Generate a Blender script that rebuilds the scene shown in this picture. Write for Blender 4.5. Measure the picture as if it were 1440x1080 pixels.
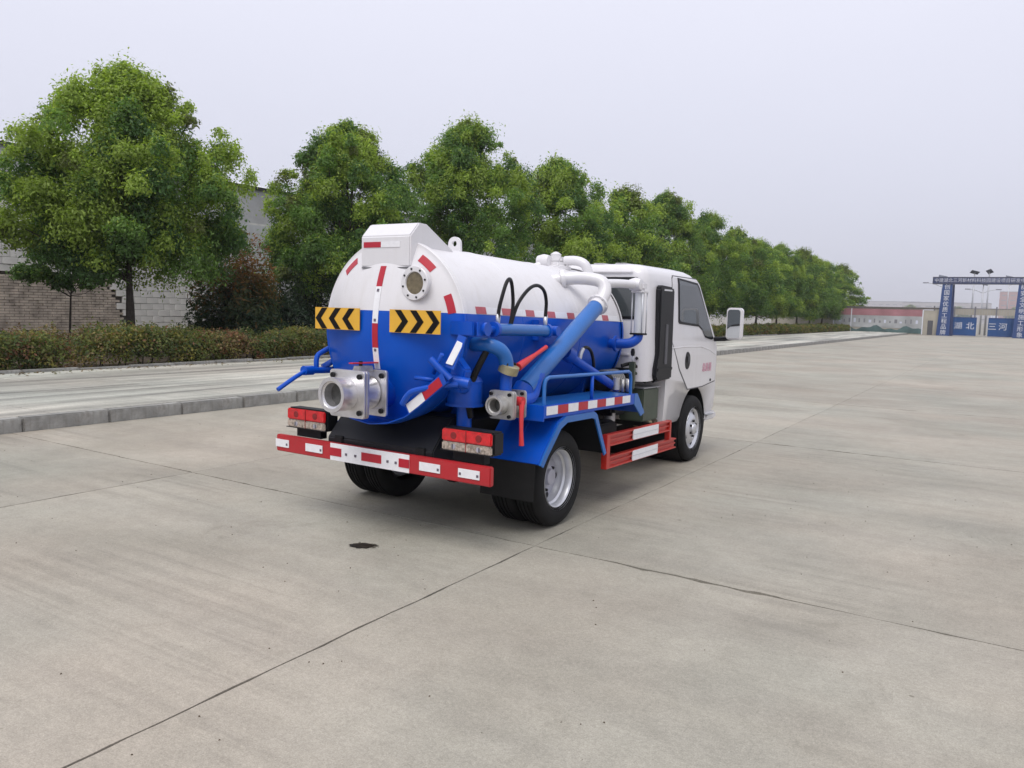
import bpy, bmesh, math, random
import numpy as np
from mathutils import Vector, Matrix

for o in list(bpy.data.objects):
    bpy.data.objects.remove(o)
SC = bpy.context.scene
COL = SC.collection
R = math.radians
random.seed(7)

# ------------------------------------------------------------------ camera
CAM_H = 1.52
pitch, yaw, roll = R(5.46), R(32.32), R(1.59)
fw = Vector((-math.sin(yaw) * math.cos(pitch), math.cos(yaw) * math.cos(pitch), -math.sin(pitch)))
rt = Vector((math.cos(yaw), math.sin(yaw), 0))
up = rt.cross(fw)
rt, up = rt * math.cos(roll) + up * math.sin(roll), -rt * math.sin(roll) + up * math.cos(roll)
cd = bpy.data.cameras.new('camera')
cam = bpy.data.objects.new('camera', cd)
COL.objects.link(cam)
cd.sensor_width = 36
cd.lens = 1100 / 1440 * 36
cd.clip_start = 0.05
cd.clip_end = 4000
M = Matrix((rt, up, -fw)).transposed().to_4x4()
M.translation = (0, 0, CAM_H)
cam.matrix_world = M
SC.camera = cam

# ------------------------------------------------------------------ sky, sun, exposure
SUN_EL, SUN_AZ = R(60), math.atan2(0.12, -0.50)
W = bpy.data.worlds.new('World')
SC.world = W
W.use_nodes = True
nt = W.node_tree
nt.nodes.clear()
sky = nt.nodes.new('ShaderNodeTexSky')
sky.sky_type = 'NISHITA'
sky.sun_disc = False
sky.sun_elevation = SUN_EL
sky.sun_rotation = SUN_AZ
sky.air_density = 1.0
sky.dust_density = 4.0
sky.ozone_density = 1.0
# an even layer of stratus: the clear sky is almost wholly covered by pale grey cloud
tc = nt.nodes.new('ShaderNodeTexCoord')
nz = nt.nodes.new('ShaderNodeTexNoise')
nz.inputs['Scale'].default_value = 1.6
nz.inputs['Detail'].default_value = 4
mp = nt.nodes.new('ShaderNodeMapping')
mp.inputs['Scale'].default_value = (1, 1, 2.6)
nt.links.new(tc.outputs['Generated'], mp.inputs[0])
nt.links.new(mp.outputs[0], nz.inputs['Vector'])
sep = nt.nodes.new('ShaderNodeSeparateXYZ')
nt.links.new(tc.outputs['Generated'], sep.inputs[0])
add = nt.nodes.new('ShaderNodeMath')
add.operation = 'MULTIPLY_ADD'
nt.links.new(nz.outputs[0], add.inputs[0])
add.inputs[1].default_value = 0.10
nt.links.new(sep.outputs[2], add.inputs[2])
cr = nt.nodes.new('ShaderNodeValToRGB')        # overcast sky: brightest overhead, greyer to the horizon
for p_, c_ in ((0.05, (0.50, 0.51, 0.60)), (0.40, (0.672, 0.678, 0.775))):
    e_ = cr.color_ramp.elements[0 if p_ < 0.1 else 1]
    e_.position = p_
    e_.color = (*c_, 1)
e_ = cr.color_ramp.elements.new(1.0)
e_.color = (0.80, 0.80, 0.88, 1)
nt.links.new(add.outputs[0], cr.inputs[0])
vm = nt.nodes.new('ShaderNodeVectorMath')
vm.operation = 'SCALE'
vm.inputs[3].default_value = 9.2
nt.links.new(cr.outputs[0], vm.inputs[0])
mx = nt.nodes.new('ShaderNodeMix')
mx.data_type = 'RGBA'
mx.inputs[0].default_value = 0.93
nt.links.new(sky.outputs[0], mx.inputs[6])
nt.links.new(vm.outputs[0], mx.inputs[7])
bg = nt.nodes.new('ShaderNodeBackground')
bg.inputs[1].default_value = 0.11
nt.links.new(mx.outputs[2], bg.inputs[0])
wo = nt.nodes.new('ShaderNodeOutputWorld')
nt.links.new(bg.outputs[0], wo.inputs[0])

sl = bpy.data.lights.new('sun', 'SUN')
sl.energy = 1.5
sl.angle = R(38)
sl.color = (1.0, 0.97, 0.93)
sun = bpy.data.objects.new('sun', sl)
COL.objects.link(sun)
sdir = Vector((math.sin(SUN_AZ) * math.cos(SUN_EL), math.cos(SUN_AZ) * math.cos(SUN_EL), math.sin(SUN_EL)))
sun.rotation_euler = sdir.to_track_quat('Z', 'Y').to_euler()
sun.location = sdir * 60

SC.render.engine = 'CYCLES'
SC.view_settings.view_transform = 'Standard'
SC.view_settings.look = 'None'
SC.view_settings.exposure = 0.39
SC.view_settings.gamma = 1

# ------------------------------------------------------------------ materials
MAT = {}


def principled(name, col, rough=0.5, metal=0.0, var=0.12, scale=6.0, bump=0.0, bscale=60.0, coat=0.0,
               dirt=0.0, spec=0.5, space='Object', dirtcol=(0.12, 0.10, 0.08), drip=0.0):
    m = bpy.data.materials.new(name)
    m.use_nodes = True
    t = m.node_tree
    b = t.nodes['Principled BSDF']
    b.inputs['Roughness'].default_value = rough
    b.inputs['Metallic'].default_value = metal
    b.inputs['Coat Weight'].default_value = coat
    b.inputs['Coat Roughness'].default_value = 0.08
    b.inputs['Specular IOR Level'].default_value = spec
    c = t.nodes.new('ShaderNodeTexCoord')
    n = t.nodes.new('ShaderNodeTexNoise')
    n.inputs['Scale'].default_value = scale
    n.inputs['Detail'].default_value = 6
    t.links.new(c.outputs[space], n.inputs['Vector'])
    r = t.nodes.new('ShaderNodeValToRGB')
    r.color_ramp.elements[0].position = 0.3
    r.color_ramp.elements[1].position = 0.7
    k0, k1 = 1 - var, 1 + var * 0.5
    r.color_ramp.elements[0].color = (col[0] * k0, col[1] * k0, col[2] * k0, 1)
    r.color_ramp.elements[1].color = (min(col[0] * k1, 1), min(col[1] * k1, 1), min(col[2] * k1, 1), 1)
    t.links.new(n.outputs[0], r.inputs[0])
    out = r.outputs[0]
    if dirt:
        n2 = t.nodes.new('ShaderNodeTexNoise')
        n2.inputs['Scale'].default_value = scale * 1.7
        n2.inputs['Detail'].default_value = 9
        n2.inputs['Roughness'].default_value = 0.7
        t.links.new(c.outputs[space], n2.inputs['Vector'])
        r2 = t.nodes.new('ShaderNodeValToRGB')
        r2.color_ramp.elements[0].position = 0.48
        r2.color_ramp.elements[0].color = (0, 0, 0, 1)
        r2.color_ramp.elements[1].position = 0.75
        r2.color_ramp.elements[1].color = (dirt, dirt, dirt, 1)
        t.links.new(n2.outputs[0], r2.inputs[0])
        x = t.nodes.new('ShaderNodeMix')
        x.data_type = 'RGBA'
        t.links.new(r2.outputs[0], x.inputs[0])
        t.links.new(out, x.inputs[6])
        x.inputs[7].default_value = (*dirtcol, 1)
        out = x.outputs[2]
    if drip:                               # grime that has run down in streaks
        mpd = t.nodes.new('ShaderNodeMapping')
        mpd.inputs['Scale'].default_value = (16, 16, 1.1)
        t.links.new(c.outputs[space], mpd.inputs[0])
        n4 = t.nodes.new('ShaderNodeTexNoise')
        n4.inputs['Scale'].default_value = 1.0
        n4.inputs['Detail'].default_value = 5
        t.links.new(mpd.outputs[0], n4.inputs['Vector'])
        r4 = t.nodes.new('ShaderNodeValToRGB')
        r4.color_ramp.elements[0].position = 0.52
        r4.color_ramp.elements[0].color = (0, 0, 0, 1)
        r4.color_ramp.elements[1].position = 0.78
        r4.color_ramp.elements[1].color = (drip, drip, drip, 1)
        t.links.new(n4.outputs[0], r4.inputs[0])
        x4 = t.nodes.new('ShaderNodeMix')
        x4.data_type = 'RGBA'
        t.links.new(r4.outputs[0], x4.inputs[0])
        t.links.new(out, x4.inputs[6])
        x4.inputs[7].default_value = (*dirtcol, 1)
        out = x4.outputs[2]
    t.links.new(out, b.inputs['Base Color'])
    if bump:
        n3 = t.nodes.new('ShaderNodeTexNoise')
        n3.inputs['Scale'].default_value = bscale
        n3.inputs['Detail'].default_value = 4
        t.links.new(c.outputs[space], n3.inputs['Vector'])
        bp = t.nodes.new('ShaderNodeBump')
        bp.inputs['Strength'].default_value = bump
        bp.inputs['Distance'].default_value = 0.01
        t.links.new(n3.outputs[0], bp.inputs['Height'])
        t.links.new(bp.outputs[0], b.inputs['Normal'])
    MAT[name] = m
    return m


BLUE = (0.0, 0.074, 0.48)
WHITE = (0.69, 0.68, 0.695)
principled('white_paint', WHITE, 0.28, coat=0.4, var=0.03, scale=3, dirt=0.12, drip=0.12, dirtcol=(0.45, 0.43, 0.40))
principled('blue_paint', BLUE, 0.36, coat=0.12, spec=0.3, var=0.14, scale=4, dirt=0.16, drip=0.12, bump=0.04, bscale=25)
principled('red_paint', (0.46, 0.022, 0.014), 0.4, coat=0.2, var=0.1, scale=8, dirt=0.12)
principled('bumper_red', (0.43, 0.012, 0.020), 0.38, coat=0.2, var=0.1, scale=8, dirt=0.12)
principled('lever_red', (0.55, 0.03, 0.035), 0.4, var=0.1, scale=12)
principled('sky_sheen_blue', (0.012, 0.125, 0.42), 0.33, coat=0.3, var=0.1, scale=4, dirt=0.06, spec=0.4)  # truck blue lightened: sky reflection on pipes and deck put into the colour
principled('tape_faded', (0.46, 0.10, 0.12), 0.35, var=0.1, scale=30)
principled('tape_red', (0.42, 0.010, 0.026), 0.3, var=0.06, scale=30)
principled('tape_white', (0.78, 0.78, 0.80), 0.3, var=0.06, scale=30)
principled('tape_mark', (0.12, 0.10, 0.13), 0.4, var=0.06, scale=30)
principled('chevron_yellow', (0.72, 0.40, 0.035), 0.4, var=0.06, scale=12)
principled('chevron_black', (0.004, 0.003, 0.003), 0.6, spec=0.2)
principled('black_rubber', (0.007, 0.007, 0.0075), 0.8, spec=0.3, var=0.2, scale=10, dirt=0.15, dirtcol=(0.03, 0.028, 0.026), bump=0.1, bscale=80)
principled('black_hose', (0.008, 0.008, 0.009), 0.4, spec=0.3)
principled('black_steel', (0.007, 0.007, 0.008), 0.6, spec=0.3, var=0.25, scale=5, dirt=0.2, dirtcol=(0.03, 0.027, 0.024))
principled('black_plastic', (0.009, 0.0095, 0.012), 0.5, spec=0.3, var=0.1, scale=8)
principled('bare_aluminium', (0.72, 0.71, 0.72), 0.33, metal=0.85, var=0.15, scale=14, bump=0.15, bscale=120)
principled('bore_grey', (0.10, 0.10, 0.095), 0.5, metal=0.4, var=0.4, scale=30)
principled('cast_aluminium', (0.55, 0.54, 0.52), 0.45, metal=0.75, var=0.2, scale=20, bump=0.3, bscale=140)
principled('wheel_silver', (0.62, 0.63, 0.66), 0.36, metal=0.6, var=0.1, scale=10, dirt=0.15)
principled('wheel_disc', (0.42, 0.42, 0.48), 0.45, metal=0.4, var=0.12, scale=10)
principled('bolt_dark', (0.012, 0.012, 0.014), 0.5, spec=0.3, metal=0.3)
principled('brass_valve', (0.42, 0.38, 0.24), 0.45, metal=0.6, var=0.2, scale=20)
principled('olive_steel', (0.055, 0.075, 0.05), 0.5, var=0.2, scale=8, dirt=0.3)
principled('pipe_glass', (0.62, 0.64, 0.66), 0.1, var=0.05)
principled('glass_dark', (0.055, 0.065, 0.07), 0.04, var=0.1, scale=2, spec=0.8)
principled('sight_glass', (0.16, 0.13, 0.075), 0.15, var=0.35, scale=40)
principled('mirror_glass', (0.75, 0.78, 0.78), 0.03, metal=1.0, var=0.0)
principled('lamp_red', (0.60, 0.008, 0.015), 0.12, var=0.25, scale=30, coat=0.6)
principled('lamp_bowl', (0.22, 0.004, 0.008), 0.2, var=0.2, scale=40, coat=0.5)
principled('lamp_clear', (0.42, 0.36, 0.30), 0.12, var=0.6, scale=60, coat=0.6)
principled('door_pink', (0.62, 0.26, 0.36), 0.4)
principled('kerb_stone', (0.30, 0.298, 0.278), 0.8, var=0.45, scale=4, bump=0.6, bscale=45, dirt=0.6, drip=0.5, space='Object')
principled('soil', (0.10, 0.075, 0.05), 0.95, var=0.4, scale=3, bump=0.8, bscale=15)
principled('bark', (0.055, 0.045, 0.038), 0.9, var=0.4, scale=12, bump=0.8, bscale=35)
principled('block_white', (0.80, 0.785, 0.755), 0.85, var=0.2, scale=2.2, bump=0.3, bscale=40, dirt=0.25, space='Object', dirtcol=(0.4, 0.37, 0.33))
principled('brick_tan', (0.58, 0.50, 0.425), 0.9, var=0.4, scale=3.2, bump=0.3, bscale=40, dirt=0.4)
principled('mortar', (0.13, 0.12, 0.11), 0.95, var=0.3, scale=3)
principled('plaster_grey', (0.55, 0.55, 0.56), 0.85, var=0.1, scale=0.6, dirt=0.25)
principled('cladding_white', (0.60, 0.61, 0.63), 0.5, var=0.06, scale=0.6)
principled('eave_dark', (0.10, 0.10, 0.11), 0.7)
principled('gate_blue', (0.03, 0.068, 0.205), 0.5, var=0.15, scale=1)
principled('gate_panel_blue', (0.015, 0.075, 0.235), 0.5, var=0.15, scale=1)
principled('sign_navy', (0.035, 0.05, 0.13), 0.5, var=0.1, scale=1)
principled('letter_white', (0.68, 0.70, 0.76), 0.6, var=0.02)
principled('letter_pale', (0.56, 0.58, 0.68), 0.6, var=0.02)
principled('banner_pink', (0.36, 0.17, 0.19), 0.7, var=0.2, scale=0.8)
principled('mural_grey', (0.40, 0.41, 0.42), 0.8, var=0.3, scale=0.7)
principled('mural_teal', (0.09, 0.15, 0.15), 0.8, var=0.35, scale=0.9)
principled('wall_cream', (0.40, 0.37, 0.31), 0.85, var=0.15, scale=0.8)
principled('coping_dark', (0.12, 0.11, 0.10), 0.8)
principled('far_wall', (0.44, 0.42, 0.42), 0.9, var=0.1, scale=0.2)
principled('far_wall_red', (0.40, 0.22, 0.20), 0.9, var=0.1, scale=0.2)
principled('far_roof', (0.20, 0.20, 0.22), 0.8, var=0.1, scale=0.2)
principled('far_window', (0.20, 0.21, 0.23), 0.4)
principled('galvanised', (0.42, 0.43, 0.45), 0.45, metal=0.5)
principled('solar_panel', (0.05, 0.06, 0.09), 0.25, coat=0.5)
principled('wet_stain', (0.035, 0.028, 0.02), 0.3, var=0.5, scale=20)


def soften_stain():
    m = MAT['wet_stain']
    t = m.node_tree
    b = t.nodes['Principled BSDF']
    c = t.nodes.new('ShaderNodeTexCoord')
    mp_ = t.nodes.new('ShaderNodeMapping')
    mp_.inputs['Scale'].default_value = (1 / .125, 1 / .078, 0)
    t.links.new(c.outputs['Object'], mp_.inputs[0])
    ln = t.nodes.new('ShaderNodeVectorMath')
    ln.operation = 'LENGTH'
    t.links.new(mp_.outputs[0], ln.inputs[0])
    n = t.nodes.new('ShaderNodeTexNoise')
    n.inputs['Scale'].default_value = 22
    n.inputs['Detail'].default_value = 4
    t.links.new(c.outputs['Object'], n.inputs['Vector'])
    a = t.nodes.new('ShaderNodeMath')
    a.operation = 'MULTIPLY_ADD'
    t.links.new(n.outputs[0], a.inputs[0])
    a.inputs[1].default_value = 0.9
    t.links.new(ln.outputs['Value'], a.inputs[2])
    r = t.nodes.new('ShaderNodeValToRGB')
    r.color_ramp.elements[0].position = 0.98
    r.color_ramp.elements[0].color = (.93, .93, .93, 1)
    r.color_ramp.elements[1].position = 1.22
    r.color_ramp.elements[1].color = (0, 0, 0, 1)
    q_ = t.nodes.new('ShaderNodeMath')
    q_.operation = 'MULTIPLY'
    q_.inputs[1].default_value = 0.8
    t.links.new(a.outputs[0], q_.inputs[0])
    t.links.new(q_.outputs[0], r.inputs[0])
    t.links.new(r.outputs[0], b.inputs['Alpha'])
    r.color_ramp.elements[0].position = 0.80
    r.color_ramp.elements[1].position = 0.98


soften_stain()


def two_tone():
    m = principled('tank_paint', WHITE, 0.34, coat=0.08, spec=0.25, var=0.03, scale=3, dirt=0.16, dirtcol=(0.5, 0.47, 0.43), bump=0.10, bscale=7, drip=0.22)
    t = m.node_tree
    b = t.nodes['Principled BSDF']
    src = b.inputs['Base Color'].links[0].from_socket
    c = t.nodes.new('ShaderNodeTexCoord')
    s = t.nodes.new('ShaderNodeSeparateXYZ')
    t.links.new(c.outputs['Object'], s.inputs[0])
    a = t.nodes.new('ShaderNodeMath')
    a.operation = 'MULTIPLY_ADD'
    t.links.new(s.outputs[1], a.inputs[0])
    a.inputs[1].default_value = 0.021
    t.links.new(s.outputs[2], a.inputs[2])
    g = t.nodes.new('ShaderNodeMath')
    g.operation = 'LESS_THAN'
    t.links.new(a.outputs[0], g.inputs[0])
    g.inputs[1].default_value = 1.468
    x = t.nodes.new('ShaderNodeMix')
    x.data_type = 'RGBA'
    t.links.new(g.outputs[0], x.inputs[0])
    t.links.new(src, x.inputs[6])
    n = t.nodes.new('ShaderNodeTexNoise')
    n.inputs['Scale'].default_value = 5
    t.links.new(c.outputs['Object'], n.inputs['Vector'])
    rr = t.nodes.new('ShaderNodeValToRGB')
    rr.color_ramp.elements[0].color = (BLUE[0] * .8, BLUE[1] * .8, BLUE[2] * .85, 1)
    rr.color_ramp.elements[1].color = (BLUE[0] * 1.2, BLUE[1] * 1.2, BLUE[2] * 1.08, 1)
    t.links.new(n.outputs[0], rr.inputs[0])
    t.links.new(rr.outputs[0], x.inputs[7])
    t.links.new(x.outputs[2], b.inputs['Base Color'])


two_tone()


def concrete(name, c0, c1, streak=(1, 1, 1), rough=0.8, perobj=0.07, stain=0.5, rp=(0.3, 0.7)):
    m = bpy.data.materials.new(name)
    m.use_nodes = True
    t = m.node_tree
    L = t.links.new
    b = t.nodes['Principled BSDF']
    b.inputs['Specular IOR Level'].default_value = 0.35
    geo = t.nodes.new('ShaderNodeNewGeometry')

    def noise(scale, detail, rg=0.55, vec=None, dist=0.0):
        n = t.nodes.new('ShaderNodeTexNoise')
        n.inputs['Scale'].default_value = scale
        n.inputs['Detail'].default_value = detail
        n.inputs['Roughness'].default_value = rg
        n.inputs['Distortion'].default_value = dist
        L(vec or geo.outputs['Position'], n.inputs['Vector'])
        return n.outputs[0]

    def ramp(src, p0, v0, p1, v1):
        r = t.nodes.new('ShaderNodeValToRGB')
        r.color_ramp.elements[0].position = p0
        r.color_ramp.elements[1].position = p1
        r.color_ramp.elements[0].color = (*v0, 1)
        r.color_ramp.elements[1].color = (*v1, 1)
        L(src, r.inputs[0])
        return r.outputs[0]

    def mixc(fac, a, bb, mode='MIX'):
        x = t.nodes.new('ShaderNodeMix')
        x.data_type = 'RGBA'
        x.blend_type = mode
        if isinstance(fac, float):
            x.inputs[0].default_value = fac
        else:
            L(fac, x.inputs[0])
        L(a, x.inputs[6])
        if isinstance(bb, tuple):
            x.inputs[7].default_value = (*bb, 1)
        else:
            L(bb, x.inputs[7])
        return x.outputs[2]
    mpn = t.nodes.new('ShaderNodeMapping')
    mpn.inputs['Scale'].default_value = streak
    mpn.inputs['Rotation'].default_value = (0, 0, R(8))
    L(geo.outputs['Position'], mpn.inputs[0])
    base = ramp(noise(0.55, 8, 0.6, mpn.outputs[0], 0.6), rp[0], c0, rp[1], c1)
    # warm and grey-green cast of the cement in broad areas
    base = mixc(0.55, base, ramp(noise(0.33, 3), 0.35, (0.93, 1.0, 0.97), 0.65, (1.06, 0.99, 0.93)), 'MULTIPLY')
    # fine grain
    base = mixc(0.85, base, ramp(noise(55, 5, 0.75), 0.25, (0.74, 0.74, 0.74), 0.75, (1.22, 1.22, 1.22)), 'MULTIPLY')
    base = mixc(0.6, base, ramp(noise(9, 6, 0.7), 0.3, (0.84, 0.84, 0.83), 0.7, (1.13, 1.13, 1.13)), 'MULTIPLY')
    base = mixc(0.7, base, ramp(noise(170, 3, 0.7), 0.3, (0.66, 0.66, 0.65), 0.7, (1.25, 1.25, 1.25)), 'MULTIPLY')
    # trowel and tyre streaks
    mp2 = t.nodes.new('ShaderNodeMapping')
    mp2.inputs['Scale'].default_value = (0.35, 2.6, 1)
    mp2.inputs['Rotation'].default_value = (0, 0, R(24))
    L(geo.outputs['Position'], mp2.inputs[0])
    base = mixc(0.42, base, ramp(noise(1.1, 7, 0.65, mp2.outputs[0], 0.3), 0.33, (0.78, 0.78, 0.79), 0.56, (1.03, 1.03, 1.02)), 'MULTIPLY')
    mp3 = t.nodes.new('ShaderNodeMapping')
    mp3.inputs['Scale'].default_value = (0.12, 11, 1)
    mp3.inputs['Rotation'].default_value = (0, 0, R(38))
    L(geo.outputs['Position'], mp3.inputs[0])
    lines = ramp(noise(1.0, 4, 0.6, mp3.outputs[0], 0.15), 0.36, (0.80, 0.80, 0.80), 0.52, (1, 1, 1))
    msk = ramp(noise(0.45, 3, 0.5, None, 0.8), 0.50, (0, 0, 0), 0.62, (0.75, 0.75, 0.75))
    base = mixc(msk, base, mixc(1.0, base, lines, 'MULTIPLY'))
    # dark stains and specks
    base = mixc(stain, base, ramp(noise(0.9, 10, 0.75, None, 1.2), 0.28, (0.60, 0.58, 0.55), 0.42, (1, 1, 1)), 'MULTIPLY')
    base = mixc(0.8, base, ramp(noise(16, 2, 0.5), 0.20, (0.42, 0.40, 0.36), 0.25, (1, 1, 1)), 'MULTIPLY')
    oi = t.nodes.new('ShaderNodeObjectInfo')
    base = mixc(1.0, base, ramp(oi.outputs['Random'], 0, (1 - perobj,) * 3, 1, (1 + perobj,) * 3), 'MULTIPLY')
    L(base, b.inputs['Base Color'])
    rr = t.nodes.new('ShaderNodeMapRange')
    rr.inputs[3].default_value = rough - 0.17
    rr.inputs[4].default_value = rough + 0.08
    L(noise(1.3, 5), rr.inputs[0])
    L(rr.outputs[0], b.inputs['Roughness'])
    bp = t.nodes.new('ShaderNodeBump')
    bp.inputs['Strength'].default_value = 0.28
    bp.inputs['Distance'].default_value = 0.006
    L(noise(90, 4, 0.7), bp.inputs['Height'])
    L(bp.outputs[0], b.inputs['Normal'])
    MAT[name] = m


concrete('yard_concrete', (0.285, 0.264, 0.224), (0.395, 0.368, 0.318), (1, 1, 1), 0.72)
concrete('pavement_concrete', (0.25, 0.244, 0.224), (0.54, 0.53, 0.48), (3.2, 0.20, 1), 0.62, 0.16, 0.7, (0.38, 0.60))
concrete('joint_fill', (0.035, 0.030, 0.025), (0.09, 0.078, 0.062), (1, 1, 1), 0.95, 0.0)
concrete('land', (0.24, 0.225, 0.2), (0.30, 0.285, 0.25), (1, 1, 1), 0.85, 0.0)


def leaf_mat(name, trans=0.5):
    m = bpy.data.materials.new(name)
    m.use_nodes = True
    t = m.node_tree
    L = t.links.new
    b = t.nodes['Principled BSDF']
    b.inputs['Roughness'].default_value = 0.5
    b.inputs['Specular IOR Level'].default_value = 0.28
    a = t.nodes.new('ShaderNodeAttribute')
    a.attribute_name = 'leaf_colour'
    L(a.outputs[0], b.inputs['Base Color'])
    tr = t.nodes.new('ShaderNodeBsdfTranslucent')
    h = t.nodes.new('ShaderNodeHueSaturation')
    h.inputs['Saturation'].default_value = 1.15
    h.inputs['Value'].default_value = 1.25
    L(a.outputs[0], h.inputs['Color'])
    L(h.outputs[0], tr.inputs[0])
    x = t.nodes.new('ShaderNodeMixShader')
    x.inputs[0].default_value = trans
    L(b.outputs[0], x.inputs[1])
    L(tr.outputs[0], x.inputs[2])
    L(x.outputs[0], t.nodes['Material Output'].inputs[0])
    MAT[name] = m


leaf_mat('leaf')

# ------------------------------------------------------------------ helpers
RAKE = False


def thing(name, label, cat, loc=(0, 0, 0), rotz=0, group=None):
    o = bpy.data.objects.new(name, None)
    o.empty_display_size = 0.2
    COL.objects.link(o)
    o.location = loc
    o.rotation_euler = (0, 0, rotz)
    tag(o, label, cat, group)
    return o


def tag(o, label=None, cat=None, group=None, kind=None):
    if label: o['label'] = label
    if cat: o['category'] = cat
    if group: o['group'] = group
    if kind: o['kind'] = kind
    return o


def link(name, me, parent=None, loc=(0, 0, 0), kind=None):
    o = bpy.data.objects.new(name, me)
    COL.objects.link(o)
    o.parent = parent
    o.location = loc
    if kind: o['kind'] = kind
    return o


def axes(d):
    d = Vector(d).normalized()
    u = d.orthogonal().normalized()
    return d, u, d.cross(u)


class B:
    """collects shapes, then links them as one mesh object"""

    def __init__(s):
        s.bm = bmesh.new()

    def _f(s, vs, sm=False):
        try:
            f = s.bm.faces.new(vs)
            f.smooth = sm
        except ValueError:
            pass

    def box(s, x0, x1, y0, y1, z0, z1):
        v = [s.bm.verts.new((x, y, z)) for x in (x0, x1) for y in (y0, y1) for z in (z0, z1)]
        for q in ((0, 1, 3, 2), (4, 6, 7, 5), (0, 4, 5, 1), (2, 3, 7, 6), (0, 2, 6, 4), (1, 5, 7, 3)):
            s._f([v[i] for i in q])
        return s

    def hexa(s, pts):
        v = [s.bm.verts.new(p) for p in pts]   # bottom 4 then top 4
        for q in ((3, 2, 1, 0), (4, 5, 6, 7), (0, 1, 5, 4), (1, 2, 6, 5), (2, 3, 7, 6), (3, 0, 4, 7)):
            s._f([v[i] for i in q])
        return s

    def bar(s, p0, p1, w, t, upv=(0, 0, 1)):
        p0, p1 = Vector(p0), Vector(p1)
        d = (p1 - p0).normalized()
        u = d.cross(Vector(upv)).normalized() * w / 2
        v = u.normalized().cross(d) * t / 2
        return s.hexa([p0 - u - v, p0 + u - v, p1 + u - v, p1 - u - v, p0 - u + v, p0 + u + v, p1 + u + v, p1 - u + v])

    def tube(s, pts, r, n=12, caps=True, smooth_path=0):
        pts = [Vector(p) for p in pts]
        if smooth_path:
            out = []
            for i in range(len(pts) - 1):
                a = pts[max(i - 1, 0)]; b = pts[i]; c = pts[i + 1]; d = pts[min(i + 2, len(pts) - 1)]
                for k in range(smooth_path):
                    t = k / smooth_path
                    out.append(0.5 * ((2 * b) + (c - a) * t + (2 * a - 5 * b + 4 * c - d) * t * t + (3 * b - a - 3 * c + d) * t ** 3))
            out.append(pts[-1])
            pts = out
        rs = r if isinstance(r, (list, tuple)) else [r] * len(pts)
        if len(rs) != len(pts):
            rs = list(np.interp(np.linspace(0, 1, len(pts)), np.linspace(0, 1, len(rs)), rs))
        _, u, _ = axes(pts[1] - pts[0])
        rings = []
        for i, p in enumerate(pts):
            d = (pts[min(i + 1, len(pts) - 1)] - pts[max(i - 1, 0)]).normalized()
            u = (u - d * u.dot(d)).normalized()
            w = d.cross(u)
            rings.append([s.bm.verts.new(p + (u * math.cos(a) + w * math.sin(a)) * rs[i]) for a in [2 * math.pi * k / n for k in range(n)]])
        for a, b in zip(rings, rings[1:]):
            for k in range(n):
                s._f([a[k], a[(k + 1) % n], b[(k + 1) % n], b[k]], True)
        if caps:
            s._f(rings[0][::-1])
            s._f(rings[-1])
        return s

    def cyl(s, p0, p1, r, n=20, r1=None):
        return s.tube([p0, p1], [r, r if r1 is None else r1], n)

    def lathe(s, prof, org, axis, n=32, sharp=True):
        """prof: (radius, distance along axis)"""
        d, u, w = axes(axis)
        org = Vector(org)
        rings = []
        for r, a in prof:
            if r < 1e-5:
                rings.append([s.bm.verts.new(org + d * a)])
            else:
                rings.append([s.bm.verts.new(org + d * a + (u * math.cos(t) + w * math.sin(t)) * r) for t in [2 * math.pi * k / n for k in range(n)]])
        for a, b in zip(rings, rings[1:]):
            for k in range(n):
                j = (k + 1) % n
                if len(a) == 1 and len(b) == 1: continue
                if len(a) == 1: s._f([a[0], b[j], b[k]], True)
                elif len(b) == 1: s._f([a[k], a[j], b[0]], True)
                else: s._f([a[k], a[j], b[j], b[k]], True)
        return s

    def prism(s, poly, axis, a0, a1):
        """poly: 2-d points in the two other axes (cyclic order), extruded along axis"""
        def P(p, a):
            return {'x': (a, p[0], p[1]), 'y': (p[0], a, p[1]), 'z': (p[0], p[1], a)}[axis]
        lo = [s.bm.verts.new(P(p, a0)) for p in poly]
        hi = [s.bm.verts.new(P(p, a1)) for p in poly]
        n = len(poly)
        s._f(lo[::-1])
        s._f(hi)
        for k in range(n):
            s._f([lo[k], lo[(k + 1) % n], hi[(k + 1) % n], hi[k]])
        return s

    def strip(s, path, w0, w1, th, axis='x'):
        """bent sheet: path of (y,z) points, from x=w0 to x=w1, thickness th"""
        n = len(path)
        off = []
        for i in range(n):
            a = Vector(path[max(i - 1, 0)]); b = Vector(path[min(i + 1, n - 1)])
            d = (b - a).normalized()
            off.append(Vector((-d.y, d.x)) * th)
        poly = [Vector(p) for p in path] + [Vector(p) + q for p, q in zip(path[::-1], off[::-1])]
        for i in range(n - 1):
            q = [poly[i], poly[i + 1], poly[2 * n - 2 - i], poly[2 * n - 1 - i]]
            s.prism([(p.x, p.y) for p in q], axis, w0, w1)
        return s

    def surf(s, fn, us, vs):
        g = [[s.bm.verts.new(fn(u, v)) for v in vs] for u in us]
        for i in range(len(us) - 1):
            for j in range(len(vs) - 1):
                s._f([g[i][j], g[i + 1][j], g[i + 1][j + 1], g[i][j + 1]], True)
        return s

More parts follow.
